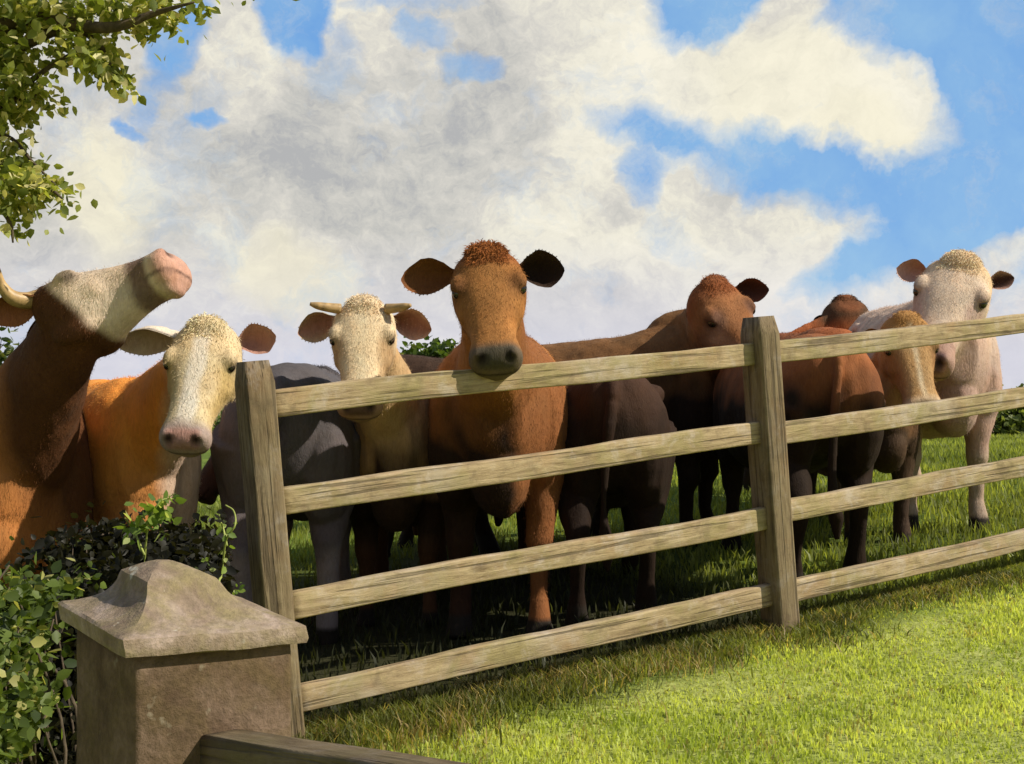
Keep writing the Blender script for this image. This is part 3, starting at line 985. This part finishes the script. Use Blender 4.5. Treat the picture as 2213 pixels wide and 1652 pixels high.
def head_paint(base, muzzle=(.10, .065, .05), blaze=None, blaze_w=.04, eyering=None, side=None, mz_t=.43, noise_amt=.2, cheek=None, nose=None, poll_c=None):
    def fn(T, R, U, nz, nzf):
        c = np.tile(np.array(base), (len(T), 1)) * (1 + noise_amt * nz + .08 * nzf)[:, None]
        if poll_c is not None:
            k = np.clip((.09 - T + .03 * nz) / .06, 0, 1)[:, None]; c = c * (1 - k) + np.array(poll_c) * k
        if cheek is not None:
            k = np.clip((np.abs(R) - .06 + .03 * nz) / .04, 0, 1) * np.clip((T - .14) / .06, 0, 1); k = k[:, None]
            c = c * (1 - k) + np.array(cheek) * k
        if blaze is not None:
            k = np.clip((blaze_w - np.abs(R + .012 * nz)) / .02, 0, 1) * np.clip((U - .02) / .03, 0, 1) * np.clip((T - .02) / .05, 0, 1); k = k[:, None]
            c = c * (1 - k) + np.array(blaze) * k
        if eyering is not None:
            d = np.sqrt(((T - .165) / .05) ** 2 + ((np.abs(R) - .105) / .04) ** 2)
            k = np.clip(1.3 - d, 0, 1)[:, None] * .8; c = c * (1 - k) + np.array(eyering) * k
        d = np.sqrt(((T - .162) / .030) ** 2 + ((np.abs(R) - .128) / .034) ** 2 + ((U - .048) / .030) ** 2)
        k = np.clip(1.35 - d, 0, 1)[:, None] * .75; c = c * (1 - k) + np.array([.03, .018, .014]) * k
        k = np.clip((T - mz_t + .02 * nz) / .04, 0, 1)[:, None]; c = c * (1 - k) + np.array(muzzle) * k
        if nose is not None:
            k = np.clip((T - .455) / .02, 0, 1) * np.clip((U + .03) / .02, 0, 1) * np.clip((.075 - np.abs(R)) / .02, 0, 1); k = k[:, None]
            c = c * (1 - k) + np.array(nose) * k
        return c
    return fn


GINGER = (.36, .165, .050); DARKB = (.060, .036, .022); CREAM = (.66, .50, .30); ORANGE = (.50, .215, .055)

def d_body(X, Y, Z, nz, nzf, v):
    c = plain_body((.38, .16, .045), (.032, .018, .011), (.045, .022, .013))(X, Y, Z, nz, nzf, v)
    k = np.clip((Y - .03 + .05 * nz) / .05, 0, 1) * np.clip((.30 - Y + .04 * nz) / .05, 0, 1) * np.clip((X - .3) / .1, 0, 1)  # sunlit strip of the chest painted as orange coat
    return lerp(c, (.27, .11, .04), k * .9)


def c_body(X, Y, Z, nz, nzf, v):
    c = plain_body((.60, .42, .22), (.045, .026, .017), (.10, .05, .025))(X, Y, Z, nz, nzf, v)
    k = np.clip((np.abs(Y) - .10 + .04 * nz) / .04, 0, 1) * np.clip((Z - .62) / .12, 0, 1)
    return lerp(c, (.56, .36, .17), k)


# --- D: the middle cow, chin over the top rail
cow("cow", "ginger brown cow in the middle resting its grey muzzle on the top rail",
    poll=at(1050, 548, 4.50), fwd=(0.08, -.69, -.70), up=(-.03, -.68, .70), pos=(-.07, 5.75), heading=-88, S=1.04, hs=.97,
    head_col=head_paint(GINGER, muzzle=(.13, .10, .07), nose=(.075, .065, .045), eyering=(.16, .07, .025), noise_amt=.35, poll_c=(.30, .11, .035)),
    body_col=d_body,
    ears=[((-1, .05, .03), (.25, -1, -.1), .215, .148, (.30, .12, .04), (.19, .08, .032)), ((1, .12, .16), (-.15, -1, .0), .185, .155, (.05, .03, .02), (.022, .014, .010))],
    tuft=(1100, .06, (.36, .13, .035)))

# --- C: horned cream cow behind the left end of the rail
cow("cow", "cream cow with short sideways horns looking over the left end of the top rail",
    poll=at(785, 658, 5.00), fwd=(.02, -.60, -.79), up=(0, -.78, .60), pos=(-.54, 6.05), heading=-88, S=.90, hs=.94,
    head_col=head_paint((.80, .66, .44), muzzle=(.42, .27, .20), nose=(.16, .10, .08), cheek=(.52, .36, .20), blaze=(.80, .68, .46), blaze_w=.035, noise_amt=.2),
    body_col=c_body,
    ears=[((-1, 0, -.20), (.3, -1, -.3), .175, .14, (.72, .58, .38), (.46, .26, .21)), ((1, .05, -.12), (-.3, -1, -.2), .175, .14, (.70, .50, .40), (.36, .18, .14))],
    horns=[[(at(735, 668, 4.99), .022), (at(710, 665, 4.97), .019), (at(686, 661, 4.95), .015), (at(670, 657, 4.94), .007)],
           [(at(835, 668, 4.99), .022), (at(858, 666, 4.97), .019), (at(876, 663, 4.95), .015), (at(888, 660, 4.94), .007)]],
    tuft=(500, .03, (.90, .70, .46)))

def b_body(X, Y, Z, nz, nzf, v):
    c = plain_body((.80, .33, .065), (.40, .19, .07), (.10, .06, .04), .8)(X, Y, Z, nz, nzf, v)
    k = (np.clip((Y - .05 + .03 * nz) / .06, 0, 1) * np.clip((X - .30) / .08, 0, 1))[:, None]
    return c * (1 - k) + np.array([.58, .44, .34]) * k


# --- B: pale cow left of the fence
cow("cow", "pale cow with a white blaze and big white ear, left of the first fence post",
    poll=at(445, 705, 4.55), fwd=(-.05, -.62, -.78), up=(.0, -.78, .62), pos=(-1.80, 5.60), heading=-66, S=1.0, hs=.95,
    head_col=head_paint((.72, .60, .38), muzzle=(.42, .33, .29), nose=(.46, .27, .23), blaze=(.86, .80, .68), blaze_w=.045, cheek=(.58, .44, .20), noise_amt=.2, mz_t=.41),
    body_col=b_body,
    ears=[((-1, -.05, .08), (.1, -.75, -.8), .24, .15, (.80, .72, .60), (.62, .48, .40)), ((1, .1, .35), (-.2, -1, -.1), .16, .13, (.55, .33, .27), (.42, .24, .20))],
    tuft=(700, .03, (.90, .78, .50)))

def a_head(T, R, U, nz, nzf):
    c = head_paint((.76, .63, .50), muzzle=(.58, .34, .26), nose=(.60, .36, .28), noise_amt=.2, mz_t=.44)(T, R, U, nz, nzf)
    k = np.clip((T - .33 + .02 * nz) / .03, 0, 1) * np.clip((.435 - T) / .02, 0, 1) * np.clip((.085 - U * 1.0) / .03, 0, 1)
    c = lerp(c, (.16, .09, .075), k * .85)
    k = np.clip((.115 - .62 * U - T + .02 * nz) / .03, 0, 1)      # brown neck colour runs up over cheek and poll
    return lerp(c, (.115, .048, .020), k)


# --- A: horned cow with its head thrown up
cow("cow", "brown-necked horned cow at far left raising its pale head and pink muzzle to the sky",
    poll=at(112, 640, 4.35), fwd=(.90, -.20, .36), up=(-.36, .34, .86), pos=(-2.02, 5.25), heading=-82, S=1.0, hs=1.0,
    head_col=a_head,
    body_col=lambda X, Y, Z, nz, nzf, v: lerp((.115, .048, .020), (.50, .21, .065), (-(v[:, 0] + 1.78 + .3 * np.clip(-v[:, 2] - .25, 0, .6) * -1 + .02 * nz) / .12)) * (1 + .2 * nz)[:, None],  # lit left edge of the neck painted in as orange
    ears=[None, None] if False else [((-1, .1, -.25), (.1, -.9, -.5), .20, .13, (.40, .17, .06), (.30, .13, .08)), ((-.98, -.25, -.30), (0, -.9, -.5), .20, .13, (.42, .19, .07), (.22, .09, .06))],
    horns=[[(at(105, 640, 4.30), .034), (at(60, 650, 4.24), .030), (at(25, 642, 4.20), .025), (at(3, 615, 4.18), .017), (at(-4, 580, 4.16), .006)]],
    tuft=None, eyes=False, neck_w=1.15)

# --- I: slate-grey cow seen from behind
cow("cow", "slate-grey cow seen from behind, its pale grey hind leg right beside the first post",
    poll=at(640, 900, 7.7), fwd=(0, .6, -.75), up=(0, .75, .6), pos=(-1.04, 6.15), heading=94, S=.99, hs=.9,
    head_col=head_paint((.08, .075, .08)), body_col=plain_body((.10, .095, .105), (.13, .115, .125), (.30, .26, .27)),
    ears=[((-1, 0, -.2), (0, 1, 0), .15, .1), ((1, 0, -.2), (0, 1, 0), .15, .1)])

# --- E: brown cow looking back behind the middle post
cow("cow", "brown cow behind the middle post with a long sloping neck and one dark ear out",
    poll=at(1545, 614, 6.55), fwd=(.50, -.42, -.76), up=(.25, -.72, .58), pos=(.64, 7.25), heading=-10, S=1.04, hs=1.16,
    head_col=head_paint((.28, .125, .050), muzzle=(.22, .14, .10), cheek=(.46, .27, .17), eyering=(.14, .07, .045), noise_amt=.45, poll_c=(.27, .095, .035)),
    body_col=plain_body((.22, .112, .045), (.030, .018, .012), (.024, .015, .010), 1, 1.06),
    ears=[((-.25, .95, -.25), (-1, -.3, 0), .14, .09, (.20, .09, .035)), ((1, .0, .22), (-.2, -1, -.35), .215, .15, (.17, .075, .05), (.055, .028, .026))],
    tuft=(700, .03, (.30, .10, .03)), back_lift=.06, pitch=.13)

# --- F: red-brown cow right of the middle post
cow("cow", "cow farther back with its dark curly poll above the rail beside the calf",
    poll=at(1825, 655, 9.2), fwd=(.0, .62, -.75), up=(0, .75, .62), pos=(1.95, 8.6), heading=97, S=.93, hs=1.35,
    head_col=head_paint((.17, .075, .03), muzzle=(.06, .04, .03), noise_amt=.4, poll_c=(.10, .052, .026)),
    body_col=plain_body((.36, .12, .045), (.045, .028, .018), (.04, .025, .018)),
    ears=[((-.9, .3, -.7), (0, -1, 0), .12, .09), ((.9, .3, -.75), (0, -1, 0), .12, .09)],
    tuft=(900, .035, (.09, .045, .02)), back_lift=.0)

# --- G: calf peering between the rails
cow("cow", "tan calf with a pale nose stripe peering between the top two rails on the right",
    poll=at(1960, 690, 6.25), fwd=(.06, -.52, -.85), up=(0, -.85, .52), pos=(1.93, 6.92), heading=-86, S=.78, hs=.98,
    head_col=head_paint((.52, .33, .15), muzzle=(.66, .52, .36), nose=(.20, .16, .10), blaze=(.74, .62, .42), blaze_w=.022, cheek=(.34, .19, .085), noise_amt=.3, poll_c=(.48, .26, .09)),
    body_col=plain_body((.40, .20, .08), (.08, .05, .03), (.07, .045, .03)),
    ears=[((-1, 0, -.25), (.2, -1, -.2), .14, .10, (.40, .22, .09), (.30, .15, .08)), ((1, .1, -.3), (-.2, -1, -.2), .14, .10, (.40, .22, .09), (.3, .16, .09))],
    tuft=(350, .025, (.50, .28, .09)))

# --- H: cream cow at the right
cow("cow", "big cream cow at far right with a woolly forehead and pink ears held out",
    poll=at(2078, 566, 6.55), fwd=(-.46, -.56, -.69), up=(-.16, -.70, .70), pos=(2.42, 7.25), heading=-94, S=1.04, hs=1.36,
    head_col=head_paint((.76, .62, .48), muzzle=(.44, .30, .25), nose=(.20, .13, .13), cheek=(.58, .42, .35), noise_amt=.2, mz_t=.36, poll_c=(.78, .60, .38)),
    body_col=plain_body((.68, .53, .43), (.50, .35, .29), (.46, .36, .28)),
    ears=[((-1, -.1, .30), (.2, -1, -.3), .195, .14, (.70, .48, .40), (.66, .42, .36)), ((1, .1, .42), (-.35, -1, -.1), .17, .11, (.62, .40, .34), (.055, .025, .022))],
    tuft=(1500, .04, (.95, .76, .50)))


# --- J, L, K: cows added to fill the shade behind the rails
cow("cow", "dark cow added to fill the shade, nearly hidden behind the horned cream cow",
    poll=at(520, 900, 7.0), fwd=(-.6, -.2, -.75), up=(-.6, 0, .7), pos=(-.30, 7.7), heading=178, S=.96, hs=1.0,
    head_col=head_paint((.08, .05, .035)), body_col=plain_body((.060, .036, .024), (.035, .022, .015), (.035, .024, .016)),
    ears=[((-.5, -.6, 0), (0, -1, 0), .18, .12), ((.5, .6, 0), (0, -1, 0), .18, .12)])
cow("cow", "dark brown cow added to fill the shade, seen from behind between the ginger cow and middle post",
    poll=at(1330, 930, 7.4), fwd=(0, .6, -.75), up=(0, .75, .6), pos=(.46, 6.05), heading=88, S=.875, hs=.8,
    head_col=head_paint((.06, .036, .024)), body_col=plain_body((.060, .030, .018), (.022, .013, .009), (.024, .015, .010), 1, 1.14),
    ears=[((-.9, 0, -.3), (0, 1, 0), .12, .08), ((.9, 0, -.3), (0, 1, 0), .12, .08)])
cow("cow", "red-brown cow added to fill the shade, rump and hanging tail just right of the middle post",
    poll=at(1800, 900, 8.0), fwd=(0, .6, -.75), up=(0, .75, .6), pos=(1.40, 6.38), heading=93, S=.92, hs=.8,
    head_col=head_paint((.06, .036, .024)), body_col=plain_body((.32, .12, .045), (.024, .015, .010), (.024, .015, .010), 1, 1.10),
    ears=[((-.9, 0, -.3), (0, 1, 0), .12, .08), ((.9, 0, -.3), (0, 1, 0), .12, .08)])


# ------------------------------------------------------------------ grass
def grass(name, n, xy, hmin, hmax, colfn, label=None, wid=.0028, lean=.45):
    x, y = xy
    z = ground_z(x, y) - .004
    h = rng.uniform(hmin, hmax, n) if np.isscalar(hmin) else rng.uniform(0, 1, n) * (hmax - hmin) + hmin
    a = rng.uniform(0, 2 * math.pi, n); l = rng.uniform(.05, lean, n) * h * 1.4
    b = rng.uniform(0, math.pi, n); w = wid * rng.uniform(.6, 1.5, n)
    base = np.stack([x, y, z], 1)
    sv = np.stack([np.cos(b) * w, np.sin(b) * w, 0 * w], 1)
    ld = np.stack([np.cos(a) * l, np.sin(a) * l, 0 * l], 1)
    mid = base + ld * .35 + np.stack([0 * h, 0 * h, h * .6], 1)
    tip = base + ld + np.stack([0 * h, 0 * h, h * .98], 1)
    V = np.stack([base - sv, base + sv, mid + sv * .75, mid - sv * .75, tip], 1).reshape(-1, 3)
    o = np.arange(n)[:, None] * 5
    T_ = np.concatenate([o + [0, 1, 2], o + [0, 2, 3], o + [3, 2, 4]], 1).reshape(-1, 3)
    c = colfn(x, y, n); c = np.repeat(c, 5, 0)
    me = fast_mesh(name, V, T_, c, M_GRASS)
    o = bpy.data.objects.new(name, me); COL.objects.link(o); return o


def nfield(x, y, sc, seed):
    return np.array([mnoise.fractal(Vector((a * sc + seed, b * sc, seed)), 1.0, 2.0, 4) for a, b in zip(x, y)])


def lawn_colour(x, y, n):
    m = nfield(x, y, 2.2, 3.0); m2 = nfield(x, y, 6.0, 9.0)
    c = lerp((.38, .45, .10), (.60, .64, .20), .5 + .9 * m)
    c = c * rng.uniform(.82, 1.18, (n, 1))
    k = (rng.uniform(0, 1, n) < np.clip(.06 + .35 * m2, 0, .5))
    c[k] = np.array([.46, .40, .17]) * rng.uniform(.6, 1.2, (k.sum(), 1))
    return np.clip(c, 0, 1)


def lawn_points(n, pmin, pmax, smin, smax, bias=1.0):
    s = rng.uniform(smin, smax, n); p = pmin + (pmax - pmin) * rng.uniform(0, 1, n) ** bias
    return P0[0] + s * DX[0] + p * NX[0], P0[1] + s * DX[1] + p * NX[1]


n = 190000
x, y = lawn_points(n, -2.6, -.06, -.9, 6.5, 1.0)
lw = grass("lawn_grass", n, (x, y), .010, .028, lawn_colour, wid=.0032)
tag(lw, kind='stuff')
n = 120000
x, y = lawn_points(n, .05, 9, -1.5, 13, 1.5)


def field_colour(x, y, n):
    s, p = sp_of(x, y)
    c = lerp((.17, .20, .05), (.40, .44, .11), .45 + 1.1 * nfield(x, y, .9, 21.0))
    near = (np.clip(1 - (p - 2.4) / 1.4, 0, 1) * np.clip(1 - (s - 2.2) / .7, .25, 1))[:, None] * .92  # blades darkened here to paint in the shade under the herd
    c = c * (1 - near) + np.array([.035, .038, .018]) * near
    return np.clip(c * rng.uniform(.7, 1.25, (n, 1)), 0, 1)


s_, p_ = sp_of(x, y); keep = rng.uniform(0, 1, n) > .55 * (p_ < 3) * (s_ < 2.2); x, y = x[keep], y[keep]; n = len(x)
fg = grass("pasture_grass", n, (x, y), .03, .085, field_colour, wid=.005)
tag(fg, kind='stuff')


# long rough grass and dead stems along the foot of the fence
def rough_colour(x, y, n):
    c = lerp((.09, .10, .03), (.27, .30, .07), .5 + 1.0 * nfield(x, y, 5, 2.0))
    k = rng.uniform(0, 1, n) < np.clip(.22 + .6 * nfield(x, y, 3.0, 6.0), .05, .7)
    c[k] = np.array([.52, .40, .17]) * rng.uniform(.45, 1.25, (k.sum(), 1))
    return np.clip(c * rng.uniform(.7, 1.2, (n, 1)), 0, 1)


n = 46000
s = rng.uniform(-.5, 6.5, n); wd = np.clip(.34 - .045 * s, .12, .4) * (1 + .5 * nfield(s, s * 0, 2.0, 1.0))
p = -np.abs(rng.normal(0, 1, n)) * wd * .55 + .10
x, y = P0[0] + s * DX[0] + p * NX[0], P0[1] + s * DX[1] + p * NX[1]
rg = grass("rough_grass", n, (x, y), .02, np.clip(.10 - .014 * s, .05, .10), rough_colour, wid=.0026, lean=.8)
tag(rg, kind='stuff')


# ------------------------------------------------------------------ leaves
LEAF2 = np.array([(0, 0, 0), (.28, .33, .05), (.62, .30, .03), (1, 0, -.06), (.62, -.30, .03), (.28, -.33, .05), (.5, 0, -.05)])
LTRI = np.array([(0, 6, 1), (1, 6, 2), (2, 6, 3), (3, 6, 4), (4, 6, 5), (5, 6, 0)])


def leaf_mesh(name, pts, size, colors, nrmdir=None, droop=.4):
    n = len(pts)
    d = rng.normal(0, 1, (n, 3)); d[:, 2] -= droop
    d /= np.linalg.norm(d, axis=1)[:, None]
    w = rng.normal(0, 1, (n, 3)); w[:, 2] += 0.8
    nn = w - (w * d).sum(1)[:, None] * d; nn /= np.linalg.norm(nn, axis=1)[:, None]
    s = np.cross(nn, d)
    sz = (size * rng.uniform(.6, 1.35, n))[:, None, None]
    V = pts[:, None, :] + sz * (LEAF2[None, :, 0:1] * d[:, None] + LEAF2[None, :, 1:2] * s[:, None] + LEAF2[None, :, 2:3] * nn[:, None])
    T_ = (np.arange(n)[:, None, None] * 7 + LTRI[None]).reshape(-1, 3)
    return fast_mesh(name, V.reshape(-1, 3), T_, np.repeat(colors, 7, 0), M_LEAF, smooth=True)


def leaf_colors(n, a, b, hi, phi=.12):
    c = lerp(a, b, rng.uniform(0, 1, n)); k = rng.uniform(0, 1, n) < phi
    c[k] = np.array(hi) * rng.uniform(.7, 1.2, (k.sum(), 1)); return np.clip(c, 0, 1)


def cluster_points(cl, dens):
    out = []
    for (c, rx, ry, rz, k) in cl:
        n = int(dens * k)
        g = rng.normal(0, .5, (n, 3)); out.append(np.asarray(c) + g * np.array([rx, ry, rz]))
    return np.concatenate(out)


def limb(mb, a, b, r0, r1, bend=.1, k=6):
    a, b = np.asarray(a, float), np.asarray(b, float)
    ln = np.linalg.norm(b - a); mid = (a + b) / 2 + rng.normal(0, bend * ln * .4, 3)
    q = 0.5
    pts = spline([a, mid, b], k)
    mb.add(*tube(pts, list(np.linspace(r0, r1, len(pts))), 8)); return pts


def px_cluster(x, y, Y, rpx, rpy, k):
    c = at(x, y, Y); q = Y / F
    return (c, rpx * q, .22, rpy * q, k)


def build_tree():
    Y = 3.9
    tb = np.array([-3.3, 4.4]); gz = float(ground_z(*tb))
    e = empty("overhanging_tree", (tb[0], tb[1], gz), "leafy green tree whose twiggy branches hang into the top left corner", "tree")
    mb = MB()
    top = np.array([-3.0, 4.3, 3.2])
    mb.add(*tube(spline([(tb[0], tb[1], gz - .1, .24), (tb[0] + .05, tb[1], gz + 1.2, .19), (-3.15, 4.35, 1.6, .15), (top[0], top[1], top[2], .07)], 6)[:, :3],
                 list(spline([(0, .26), (1, .19), (2, .15), (3, .07)], 6)[:, 1]), 14))
    mb.build("trunk", M_BARK, e, origin=(tb[0], tb[1], gz))
    br = MB()
    A = np.array([-3.15, 4.35, 1.55]); A2 = np.array([-3.05, 4.3, 2.2]); A0 = np.array([-3.2, 4.4, .9])
    twigs = []

    def go(start, lst, r0):
        P = [start] + [at(*q) for q in lst]; pts = spline(P, 5)
        br.add(*tube(pts, list(np.linspace(r0, .003, len(pts))), 7)); twigs.append(pts)
    go(A, [(-150, 60, Y), (60, 40, Y), (230, 60, Y - .1), (330, 30, Y - .1), (420, 5, Y - .15)], .04)
    go(A, [(-150, 150, Y), (20, 110, Y), (150, 60, Y), (225, 110, Y), (245, 175, Y)], .03)
    go(A, [(-160, 260, Y), (-20, 240, Y), (60, 180, Y), (130, 130, Y), (200, 95, Y)], .02)
    go(A0, [(-160, 360, Y), (-20, 345, Y), (60, 390, Y), (110, 410, Y), (135, 430, Y)], .02)
    go(A0, [(-140, 420, Y), (-30, 430, Y), (20, 480, Y), (28, 525, Y)], .014)
    go(A, [(-150, 200, Y), (-20, 215, Y), (40, 216, Y), (80, 205, Y)], .012)
    go(A2, [(-160, -60, Y), (100, -50, Y), (300, -40, Y), (470, -60, Y)], .03)
    go(A, [(-140, 300, Y), (-30, 290, Y), (25, 300, Y), (70, 350, Y), (120, 400, Y)], .012)
    br.build("branch", M_BARK, e, origin=tuple(A))
    cl = []
    for (x, y, rx, ry, k) in [(40, 30, 70, 40, 1.0), (150, 35, 80, 34, 1.0), (270, 28, 70, 26, .75), (350, 20, 36, 24, .45), (30, 120, 44, 50, .9), (60, 200, 50, 30, .55), (15, 240, 30, 44, .6),
                              (200, 100, 38, 40, .55), (222, 150, 30, 30, .5), (245, 165, 14, 20, .22), (10, 330, 26, 50, .5), (35, 380, 44, 40, .8), (90, 405, 40, 34, .7), (30, 440, 30, 26, .45),
                              (20, 495, 10, 26, .10), (140, 90, 40, 30, .2), (305, 60, 16, 20, .12), (415, 4, 22, 14, .12), (118, 130, 26, 12, .12), (0, 165, 26, 60, .5)]:
        cl.append(px_cluster(x, y, Y, rx, ry, k))
    for (x, y, rx, ry, k) in [(-200, 40, 160, 130, 3), (-240, 300, 150, 150, 3), (-130, 420, 60, 80, .8), (80, -120, 160, 90, 2.5), (350, -130, 160, 70, 1.6), (-100, -200, 220, 120, 3)]:
        c, a, b, d_, kk = px_cluster(x, y, Y, rx, ry, k); cl.append((c, a, .5, d_, kk))
    pts = cluster_points(cl, 330)
    me = leaf_mesh("crown", pts, .034, leaf_colors(len(pts), (.12, .155, .030), (.40, .43, .10), (.72, .66, .34), .25))
    o = bpy.data.objects.new("crown", me); COL.objects.link(o); o.parent = e; o.matrix_basis = e.matrix_basis.inverted()


build_tree()


def shrub(name, label, cat, base, clusters, dens, size, cols, stems=5, ydepth=.2, phi=.12, stem_r=.012, group=None):
    gz = float(ground_z(base[0], base[1]))
    e = empty(name, (base[0], base[1], gz), label, cat, group)
    pts = cluster_points(clusters, dens)
    if name == 'shade_thicket': pts = pts[pts[:, 0] < -.232 * pts[:, 1]]
    pts[:, 2] = np.maximum(pts[:, 2], ground_z(pts[:, 0], pts[:, 1]) + .02)
    me = leaf_mesh("foliage", pts, size, leaf_colors(len(pts), *cols, phi))
    o = bpy.data.objects.new("foliage", me); COL.objects.link(o); o.parent = e; o.matrix_basis = e.matrix_basis.inverted()
    mb = MB(); sel = pts[rng.choice(len(pts), stems)]
    for q in sel:
        b = np.array([base[0] + rng.normal(0, .05), base[1] + rng.normal(0, .05), gz - .03])
        limb(mb, b, q, stem_r, stem_r * .25, .25)
    mb.build("stem", M_BARK, e, origin=(base[0], base[1], gz))
    return e


# hedge bush at the left edge in front of the cattle
cl = [px_cluster(5, 1310, 2.5, 56, 56, 1.2), px_cluster(120, 1275, 2.6, 44, 30, .4), px_cluster(-15, 1450, 2.3, 56, 90, 1.8), px_cluster(-15, 1600, 2.2, 56, 90, 1.8),
      px_cluster(-160, 1430, 2.5, 120, 170, 3.0), px_cluster(22, 1560, 2.2, 32, 60, .6), px_cluster(-90, 1290, 2.7, 90, 50, 1.0), px_cluster(28, 1370, 2.4, 34, 50, .6)]
shrub("hedge_bush", "bright green leafy hedge bush at the left edge beside the gatepost", "bush", (-1.05, 2.45), cl, 330, .027, ((.03, .05, .012), (.17, .23, .045), (.46, .44, .15)), 60, stem_r=.007)
# dark bramble thicket added behind the gatepost to stand for deep shade
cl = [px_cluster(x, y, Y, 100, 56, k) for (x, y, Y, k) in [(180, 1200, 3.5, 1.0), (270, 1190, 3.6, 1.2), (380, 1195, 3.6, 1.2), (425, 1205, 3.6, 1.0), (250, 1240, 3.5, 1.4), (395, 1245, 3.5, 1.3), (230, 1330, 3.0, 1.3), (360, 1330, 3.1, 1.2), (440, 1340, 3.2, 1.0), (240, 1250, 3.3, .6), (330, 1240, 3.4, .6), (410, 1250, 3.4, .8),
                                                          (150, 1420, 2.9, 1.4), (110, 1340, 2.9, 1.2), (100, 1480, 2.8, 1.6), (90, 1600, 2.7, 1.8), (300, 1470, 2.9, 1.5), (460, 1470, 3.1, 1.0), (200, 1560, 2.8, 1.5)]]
shrub("shade_thicket", "dark bramble thicket added as shade behind the gatepost cap", "bramble", (-1.0, 3.1), cl, 900, .030, ((.010, .010, .005), (.028, .026, .012), (.07, .09, .03)), 200, stem_r=.006, phi=.03)


def sprig(label, stems_px, leaves, Y, size=.03, n=40, spread=14, base=None, seed=0):
    p0 = at(*stems_px[0][0], Y)
    b = (p0[0], p0[1]); gz = float(ground_z(*b))
    e = empty("ivy_sprig", (b[0], b[1], gz), label, "plant", "bright sprigs growing through the thicket")
    mb = MB()
    for st in stems_px:
        P = [at(px, py, Y + .03 * math.sin(i * 1.7)) for i, (px, py) in enumerate(st)]
        P = [np.array([P[0][0], P[0][1] + .02, gz - .02])] + P if st is stems_px[0] else P
        pts = spline(P, 6); mb.add(*tube(pts, list(np.linspace(.0035, .0018, len(pts))), 6))
    mb.build("stem", M_SPRIG, e, origin=(b[0], b[1], gz))
    q = Y / F; pts = []
    for (x, y, rx, ry, k) in leaves:
        g = rng.normal(0, .5, (k, 3)); pts.append(at(x, y, Y) + g * np.array([rx * q, .06, ry * q]))
    pts = np.concatenate(pts)
    me = leaf_mesh("foliage", pts, size, leaf_colors(len(pts), (.10, .17, .035), (.27, .36, .07), (.50, .55, .22), .2), droop=.1)
    o = bpy.data.objects.new("foliage", me); COL.objects.link(o); o.parent = e; o.matrix_basis = e.matrix_basis.inverted()


M_SPRIG = mat_simple("sprig stem", (.30, .34, .08), .6, 30, .3, .1)
sprig("rounded leafy sprig standing up between the horned cow and the pale cow", [[(300, 1330), (310, 1240), (320, 1140), (345, 1085), (375, 1078)], [(312, 1200), (290, 1150), (270, 1120)]],
      [(325, 1120, 56, 40, 46), (290, 1140, 34, 26, 16), (350, 1100, 34, 22, 14), (375, 1080, 10, 8, 4)], 3.05, .030)
sprig("thin curling tendril in front of the first fence post", [[(470, 1330), (480, 1240), (488, 1170), (508, 1135), (505, 1105), (487, 1092)], [(490, 1180), (482, 1140), (478, 1130)]],
      [(495, 1150, 10, 30, 8), (478, 1140, 8, 6, 4), (455, 1215, 14, 18, 5), (515, 1275, 22, 16, 9), (480, 1200, 8, 20, 5)], 3.1, .020)

# plants beyond the cattle
shrub("leafy_shrub", "green leafy shrub in the gap between the horned cream cow and the ginger cow", "shrub", (-.72, 9.2), [px_cluster(905, 790, 9.2, 60, 34, 1.0), px_cluster(950, 765, 9.2, 40, 26, .5), px_cluster(890, 880, 9.2, 80, 80, 1.4)], 900, .055,
      ((.04, .07, .014), (.12, .18, .04), (.25, .28, .08)), 20, phi=.1)
shrub("field_bush", "dark bush out in the field at the left edge behind the horned cow", "bush", (-4.1, 9.6), [px_cluster(0, 850, 9.6, 60, 90, 2.2), px_cluster(-90, 830, 9.6, 90, 110, 3), px_cluster(20, 960, 9.6, 60, 90, 2)], 900, .06,
      ((.03, .05, .012), (.09, .13, .03), (.20, .22, .06)), 20)
shrub("low_bush", "low green bush in the field at the right edge beyond the cream cow", "bush", (6.6, 16.0), [px_cluster(2200, 905, 16, 110, 46, 2.0), px_cluster(2300, 880, 16, 90, 50, 2.0), px_cluster(2140, 925, 16, 60, 34, 1.0)], 1100, .08,
      ((.10, .13, .04), (.26, .30, .09), (.42, .44, .14)), 20)


# far hedgerow: one long line that reads as a mass
def hedgerow():
    pts = []
    N = 60000
    x = rng.uniform(-60, 75, N); y0 = 46 + 6 * np.sin(x * .05) + rng.normal(0, .9, N)
    h = 1.15 + .6 * nfield(x[:], x * 0, .12, 4.0) + .25 * nfield(x, x * 0, .9, 8.0)
    z = ground_z(x, y0) + np.abs(rng.uniform(0, 1, N)) * h
    P = np.stack([x, y0, z], 1)
    me = leaf_mesh("hedgerow", P, .22, leaf_colors(N, (.07, .10, .035), (.18, .23, .075), (.26, .3, .1), .1))
    o = bpy.data.objects.new("hedgerow", me); COL.objects.link(o); tag(o, kind='stuff')


hedgerow()
